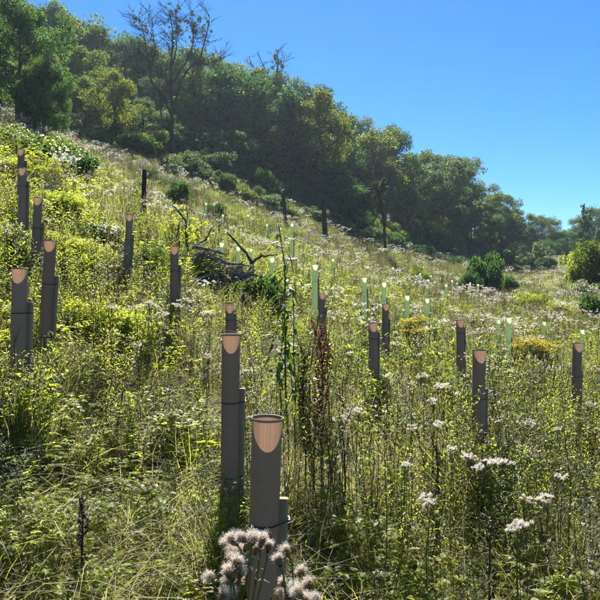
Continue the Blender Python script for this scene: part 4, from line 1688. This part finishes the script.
WHITE = [(527, 418, 5, .07), (557, 424, 2, .03), (490, 455, 4, .05), (469, 450, 4, .05), (505, 455, 4, .05), (451, 442, 3, .05), (478, 462, 2, .03),
         (440, 418, 3, .05), (412, 379, 2, .04), (424, 372, 5, .06), (443, 381, 6, .07), (456, 389, 3, .05), (432, 396, 3, .04), (411, 420, 3, .04),
         (387, 372, 2, .03), (356, 405, 5, .06), (344, 412, 3, .04), (287, 341, 7, .09), (276, 347, 3, .04), (292, 352, 2, .03), (209, 309, 5, .07),
         (165, 309, 4, .08), (150, 300, 4, .07), (136, 303, 5, .07), (185, 296, 5, .08), (178, 301, 3, .06), (112, 303, 3, .05), (400, 342, 4, .06),
         (478, 358, 3, .05), (515, 358, 5, .08), (510, 368, 4, .06), (545, 491, 4, .05), (522, 517, 3, .04), (527, 492, 2, .03), (405, 458, 2, .03),
         (428, 491, 2, .03), (505, 347, 3, .06), (560, 335, 4, .08), (587, 330, 4, .08), (535, 322, 4, .09), (480, 340, 3, .05), (420, 352, 3, .05),
         (244, 366, 3, .05), (208, 352, 2, .04), (395, 330, 3, .06), (350, 350, 2, .04), (560, 470, 2, .03), (590, 400, 3, .05), (467, 372, 2, .04)]
NEARBY = [(267, 480, 'the nearest tube'), (231, 400, 'the second nearest tube'), (20, 300, 'the wide left edge tube'), (130, 240, 'the leaning shrub-side tube'),
          (174, 265, 'the tube by the brush pile'), (322, 380, 'the reddish dock'), (373, 340, 'the tube in lime weeds'), (460, 340, 'the slim dark tube'),
          (479, 380, 'the stout dark tube'), (577, 362, 'the rightmost brown tube'), (415, 316, 'the left ragwort'), (534, 335, 'the right ragwort'),
          (489, 530, 'the branched dead stalk')]
SEEN = {}


def white_label(px, py, n):
    lx, ly, nm = min(NEARBY, key=lambda q: (q[0] - px) ** 2 + (q[1] - py) ** 2)
    dx, dy = px - lx, py - ly
    r = math.hypot(dx, dy)
    v = '' if abs(dy) < .38 * r else ('below ' if dy > 0 else 'above ')
    h = '' if abs(dx) < .38 * r else ('left of ' if dx < 0 else 'right of ')
    where = (v.strip() + ' and ' + h if v and h else v + h) or 'at '
    size = 'single-tufted' if n <= 2 else ('small' if n == 3 else ('full' if n == 4 else 'large'))
    base = '%s white fluffy seed-headed weed %s%s' % (size, where, nm)
    k = SEEN.get(base, 0)
    SEEN[base] = k + 1
    return base + ('' if k == 0 else (', farther off' if k == 1 else ', farthest off'))


for i, (px, py, n, sp) in enumerate(WHITE):
    d = ground_hit(px, py, .86)
    d = min(d, 13)
    for tp, pb, td, tw in TUBES:       # stand beside, not in front of, a tube
        if abs(px - tp) < tw * .5 + 3 and py < pb and d < td:
            d = td + .25
    plant_at(px, py, d, white_maker(i, n, sp), 'white_seed_plant', white_label(px, py, n),
             'weed', 'white seed-headed weeds of the near slope')

# ragwort: yellow clusters
RV = []
for k in range(3):
    b = herb(.7, 2, .06, .022, 22, 'leaf_lime', 'stem_green', .5, .4, .1, tips=False).mesh('foliage')
    pm = PM(['petal_yellow', 'stem_green'])
    for i in range(16):
        a = i * 2.4
        r = .1 * math.sqrt((i + .5) / 16)
        e = np.array([math.cos(a) * r, math.sin(a) * r, U(-.02, .02) - r * .2])
        pm.tube([(0, 0, -.22), e * .6 + np.array([0, 0, -.09]), e], .0018, .001, 'stem_green', 3)
        for j in range(10):
            aa = j * .63 + U(-.2, .2)
            pm.leaf(e, (math.cos(aa), math.sin(aa), U(-.1, .5)), (0, 0, 1), .017, .008, 'petal_yellow', .2, .1, simple=True)
        pm.fluff(e, .008, 10, 'petal_yellow', wid=.4, low=0)
    RV.append((b, pm.mesh('flower_cluster')))


def rag_maker(k, n, spread):
    def f(root, H):
        o = obj('foliage', RV[k % 3][0], root)
        o.scale = (1.2, 1.2, max(.4, H) / .72)
        for i in range(n):
            a = i * 2.4 + U(-.3, .3)
            r = spread * math.sqrt((i + .2) / n)
            c = obj('flower_cluster', RV[k % 3][1], root)
            c.location = (math.cos(a) * r, math.sin(a) * r, H - r * .55 + U(-.14, .02))
            c.rotation_euler = (U(-.25, .25), U(-.25, .25), a)
            c.scale = (U(.8, 1.2),) * 3
    return f


for (px, py, d, n, sp, lab) in ((415, 311, 9.5, 11, .2, 'yellow flowering ragwort between two green shelters'),
                               (421, 322, 9.0, 3, .08, 'small low ragwort tuft below the ragwort between two green shelters'),
                               (534, 331, 8.2, 13, .26, 'broad yellow ragwort clump right of the bright green shelter'),
                               (521, 337, 8.0, 4, .14, 'yellow ragwort at the left front of the broad ragwort clump'),
                               (546, 337, 7.8, 4, .16, 'yellow ragwort at the right front of the broad ragwort clump'),
                               (408, 318, 9.2, 3, .10, 'sparse ragwort just left of the ragwort between two green shelters')):
    plant_at(px, py, d, rag_maker(n, n, sp), 'ragwort', lab, 'flower', 'yellow ragwort on the slope')

# purple patch on the slope
def purple_maker(root, H):
    pm = PM(['stem_green', 'leaf_green'])
    h = herb(max(.5, H), 6, .06, .02, 16, 'leaf_green')
    obj('foliage', h.mesh('foliage'), root)
    for i in range(9):
        q = PM(['petal_purple'])
        for _ in range(4):
            q.fluff((U(-.03, .03), U(-.03, .03), U(-.03, .03)), .03, 14, 'petal_purple', wid=.3)
        o = obj('flower_head', q.mesh('flower_head'), root, loc=(U(-.28, .28), U(-.2, .2), H + U(-.18, .04)))
plant_at(312, 231, 24, purple_maker, 'purple_flower_clump', 'pale purple flower clump on the slope, upper right one', 'flower', 'purple flowers on the slope')
plant_at(305, 238, 23, purple_maker, 'purple_flower_clump', 'pale purple flower clump on the slope, lower left one', 'flower', 'purple flowers on the slope')


# tall broad-leaved weeds standing over the rest
def tall_leafy(n_leaf, L, wd, t0, mat='leaf_deep'):
    lv = []
    for k in range(4):
        pm = PM([mat])
        pm.leaf((0, 0, 0), (1, 0, .55), (0, 0, 1), L, wd, mat, .9 + .25 * k, .35, rnd=k / 4 + .1)
        lv.append(pm.mesh('leaf'))

    def f(root, H):
        pm = PM(['stem_green'])
        pts = stem_pts(H, .04, 7)
        pm.tube(pts, .009, .003, 'stem_green', 6)
        obj('stem', pm.mesh('stem'), root)
        for i in range(n_leaf):
            t = t0 + (1 - t0) * (i + .3) / n_leaf
            o = obj('leaf', lv[i % 4], root)
            o.location = along(pts, min(t, .995))
            o.rotation_euler = (U(-.4, .4), U(-.5, .9), i * 2.4 + U(-.4, .4))
            s = U(.75, 1.15) * (1.15 - .55 * t)
            o.scale = (s, s, s)
    return f


for (px, py, d, n, L, wd, lab) in ((288, 224, 4.6, 34, .22, .05, 'tallest broad-leaved weed, rising above the others in the centre'),
                                  (279, 262, 4.7, 22, .2, .048, 'tall broad-leaved weed just left of the tallest one'),
                                  (296, 285, 4.5, 16, .19, .046, 'broad-leaved weed just right of the tallest one'),
                                  (309, 318, 4.6, 14, .15, .045, 'broad-leaved weed behind the black dock stalk'),
                                  (330, 326, 4.7, 12, .15, .05, 'broad-leaved weed behind the reddish dock')):
    plant_at(px, py, d, tall_leafy(n, L, wd, .42), 'tall_leafy_weed', lab, 'weed', 'tall broad-leaved weeds in the centre')


def dock_maker(mat, n_br, width):
    def f(root, H):
        pm = PM(['stem_brown'])
        pts = stem_pts(H, .02, 7)
        pm.tube(pts, .007, .003, 'stem_brown', 5)
        obj('stem', pm.mesh('stem'), root)
        for i in range(n_br):
            t = .3 + .69 * i / n_br
            q = along(pts, t)
            a = i * 2.4
            L = H * .22 * (1.15 - .6 * t) * U(.8, 1.2)
            e = q + np.array([math.cos(a) * width * U(.6, 1.2), math.sin(a) * width * U(.6, 1.2), L])
            b = PM([mat, 'stem_brown'])
            cp = [q, q * .5 + e * .5 + np.array([math.cos(a), math.sin(a), 0]) * .012, e]
            b.tube(cp, .0025, .001, 'stem_brown', 3)
            for _ in range(42):
                s = along(cp, U(.1, 1))
                aa = U(0, 6.28)
                b.leaf(s, (math.cos(aa), math.sin(aa), U(-.6, .5)), (0, 0, 1), U(.010, .018), U(.008, .013), mat, .6, .3, simple=True)
            obj('seed_spike', b.mesh('seed_spike'), root)
    return f


for (px, py, d, mat, n, w, lab) in ((322, 332, 4.0, 'dock_red', 54, .065, 'reddish brown dry dock spike standing in the centre'),
                                   (305, 352, 4.1, 'stem_brown', 34, .04, 'blackish dry dock stalk just left of the reddish one'),
                                   (313, 400, 3.8, 'stem_brown', 12, .03, 'short dark dry stalk between the two docks'),
                                   (345, 380, 3.9, 'stem_brown', 12, .03, 'thin dark dry stalk right of the reddish dock'),
                                   (80, 492, 2.5, 'stem_brown', 9, .012, 'single dead dark stalk with a club top at lower left'),
                                   (489, 508, 2.6, 'stem_brown', 7, .03, 'dark brown branched dead stalk low at right'),
                                   (436, 440, 3.4, 'stem_brown', 12, .03, 'thin dark dead stalk among white seed heads at right')):
    plant_at(px, py, d, dock_maker(mat, n, w), 'dock_stalk' if mat == 'dock_red' or px in (305,) else 'dead_stalk', lab, 'weed', 'dark dry stalks standing over the weeds')


# ------------------------------------------------------------------ thistle gone to seed, right in front of the camera
def thistle(heads, label, d):
    random.seed(505 + len(heads))
    hm = []
    for k in range(4):
        pm = PM(['leaf_dry', 'stem_brown'])          # the bract cup
        ringz = [(-.014, .003), (-.009, .0075), (-.002, .009), (.005, .0075), (.010, .0085)]
        for i in range(len(ringz) - 1):
            for j in range(10):
                a = 2 * math.pi * (j + .5 * (i % 2)) / 10
                z0, r0 = ringz[i]
                z1, r1 = ringz[i + 1]
                p0 = np.array([math.cos(a) * r0, math.sin(a) * r0, z0])
                pm.leaf(p0, (math.cos(a) * .35, math.sin(a) * .35, 1), (-math.cos(a), -math.sin(a), 0), .011, .006, 'leaf_dry', -.15, .3)
        pm.tube([(0, 0, -.014), (0, 0, -.004), (0, 0, .006)], .004, .0075, 'stem_brown', 8)
        fl = PM(['fluff_white', 'fluff_tan'])
        up = (0, 0, 1)
        fl.fluff((0, 0, .002), .014, 200, 'fluff_tan', wid=.03, low=-.2)
        fl.fluff((0, 0, .009), .018, 190, 'fluff_white', wid=.02, low=-.1)
        fl.fluff((0, 0, .006), .0165, 170, 'fluff_tan', wid=.022, low=-.2)
        fl.fluff((0, 0, .004), .016, 110, 'fluff_tan', wid=.026, low=-.5)
        for _ in range(26):                          # drifting tufts
            c = np.array([U(-.014, .014), U(-.014, .014), U(.006, .024)])
            fl.fluff(c, .010, 14, 'fluff_white', wid=.03)
        hm.append((pm.mesh('seed_head'), fl.mesh('pappus')))
    cx = np.mean([h[0] for h in heads])
    bx = (cx - 300) / F * d
    base = Vector((bx, d, g1(bx, d) - .03))
    root = bpy.data.objects.new('thistle', None)
    COL.objects.link(root)
    root.location = base
    tag(root, label, 'thistle', 'seeding thistles in the foreground')
    top = max(((300 - h[1]) / F * d for h in heads)) - base.z
    pm = PM(['stem_brown', 'stem_green', 'leaf_dry'])
    main = [np.array([U(-.01, .01), U(-.01, .01), (top - .09) * t]) for t in np.linspace(0, 1, 7)]
    main[0][2] = 0
    pm.tube(main, .005, .003, 'stem_green', 6)
    obj('stem', pm.mesh('stem'), root)
    for i, h in enumerate(heads):
        px_, py_ = h[0], h[1] + 4
        dd = d + (h[2] if len(h) > 2 else U(-.07, .07))
        e = np.array(at(px_, py_, dd) - base)
        q = along(main, min(.98, max(.5, (e[2] - U(.09, .2)) / main[-1][2])))
        b = PM(['stem_green', 'leaf_dry'])
        tdir = unit(np.array([U(-.6, .6), U(-.6, .6), U(.3, 1)]))
        neck = e - tdir * .022
        b.tube([q, q * .45 + neck * .55 + np.array([(neck[0] - q[0]) * .15, (neck[1] - q[1]) * .15, -.02]), neck, e - tdir * .012], .0022, .0017, 'stem_green', 5)
        for _ in range(4):
            s = along([q, neck], U(.1, .9))
            a = U(0, 6.28)
            b.leaf(s, (math.cos(a), math.sin(a), U(0, .8)), (0, 0, 1), U(.015, .03), U(.004, .007), 'leaf_dry', 1.0)
        obj('branch', b.mesh('branch'), root)
        o = obj('seed_head', hm[i % 4][0], root)
        o.location = e
        o.rotation_mode = 'QUATERNION'
        o.rotation_quaternion = Vector(tdir).to_track_quat('Z', 'Y')
        s = U(.52, .8)
        o.scale = (s, s, s)
        obj('pappus', hm[i % 4][1], o)
    for i in range(12):
        t = .15 + .7 * i / 12
        l = PM(['leaf_green'])
        a = i * 2.4
        l.leaf((0, 0, 0), (math.cos(a), math.sin(a), .5), (0, 0, 1), U(.08, .13), .03, 'leaf_green', .7, .4)
        obj('leaf', l.mesh('leaf'), root, loc=along(main, t))


thistle([(224, 541), (234, 537), (243, 535), (252, 537), (261, 538), (268, 544), (232, 549), (241, 547), (228, 556), (236, 562), (222, 567), (212, 573),
         (231, 571), (240, 570), (226, 580), (238, 580), (233, 592), (247, 543), (222, 594), (256, 546)],
        'thistle with a dense bunch of fluffy brown and white seed heads left of nearest tube', 1.05)
thistle([(279, 558), (287, 549), (302, 571), (284, 580), (292, 584), (299, 590), (310, 582), (278, 590), (288, 594), (316, 594), (305, 597)],
        'thistle with fewer fluffy seed heads at the right foot of the nearest tube', 1.12)


# ------------------------------------------------------------------ the summer air
hz = bpy.data.materials.new('haze_air')
hz.use_nodes = True
nt = hz.node_tree
for n in list(nt.nodes):
    nt.nodes.remove(n)
out = nt.nodes.new('ShaderNodeOutputMaterial')
pv = nt.nodes.new('ShaderNodeVolumePrincipled')
pv.inputs['Color'].default_value = (.66, .84, 1, 1)
pv.inputs['Density'].default_value = 0.00024
pv.inputs['Anisotropy'].default_value = 0.45
nt.links.new(pv.outputs[0], out.inputs['Volume'])
v = [(x, y, z) for z in (-40, 75) for (x, y) in ((-1700, -1700), (1700, -1700), (1700, 1700), (-1700, 1700))]
me = bpy.data.meshes.new('haze')
me.from_pydata(v, [], [(3, 2, 1, 0), (4, 5, 6, 7), (0, 1, 5, 4), (1, 2, 6, 5), (2, 3, 7, 6), (3, 0, 4, 7)])
me.materials.append(hz)
ho = bpy.data.objects.new('haze', me)
COL.objects.link(ho)
tag(ho, 'thin bluish summer haze over the combe', 'haze', kind='stuff')
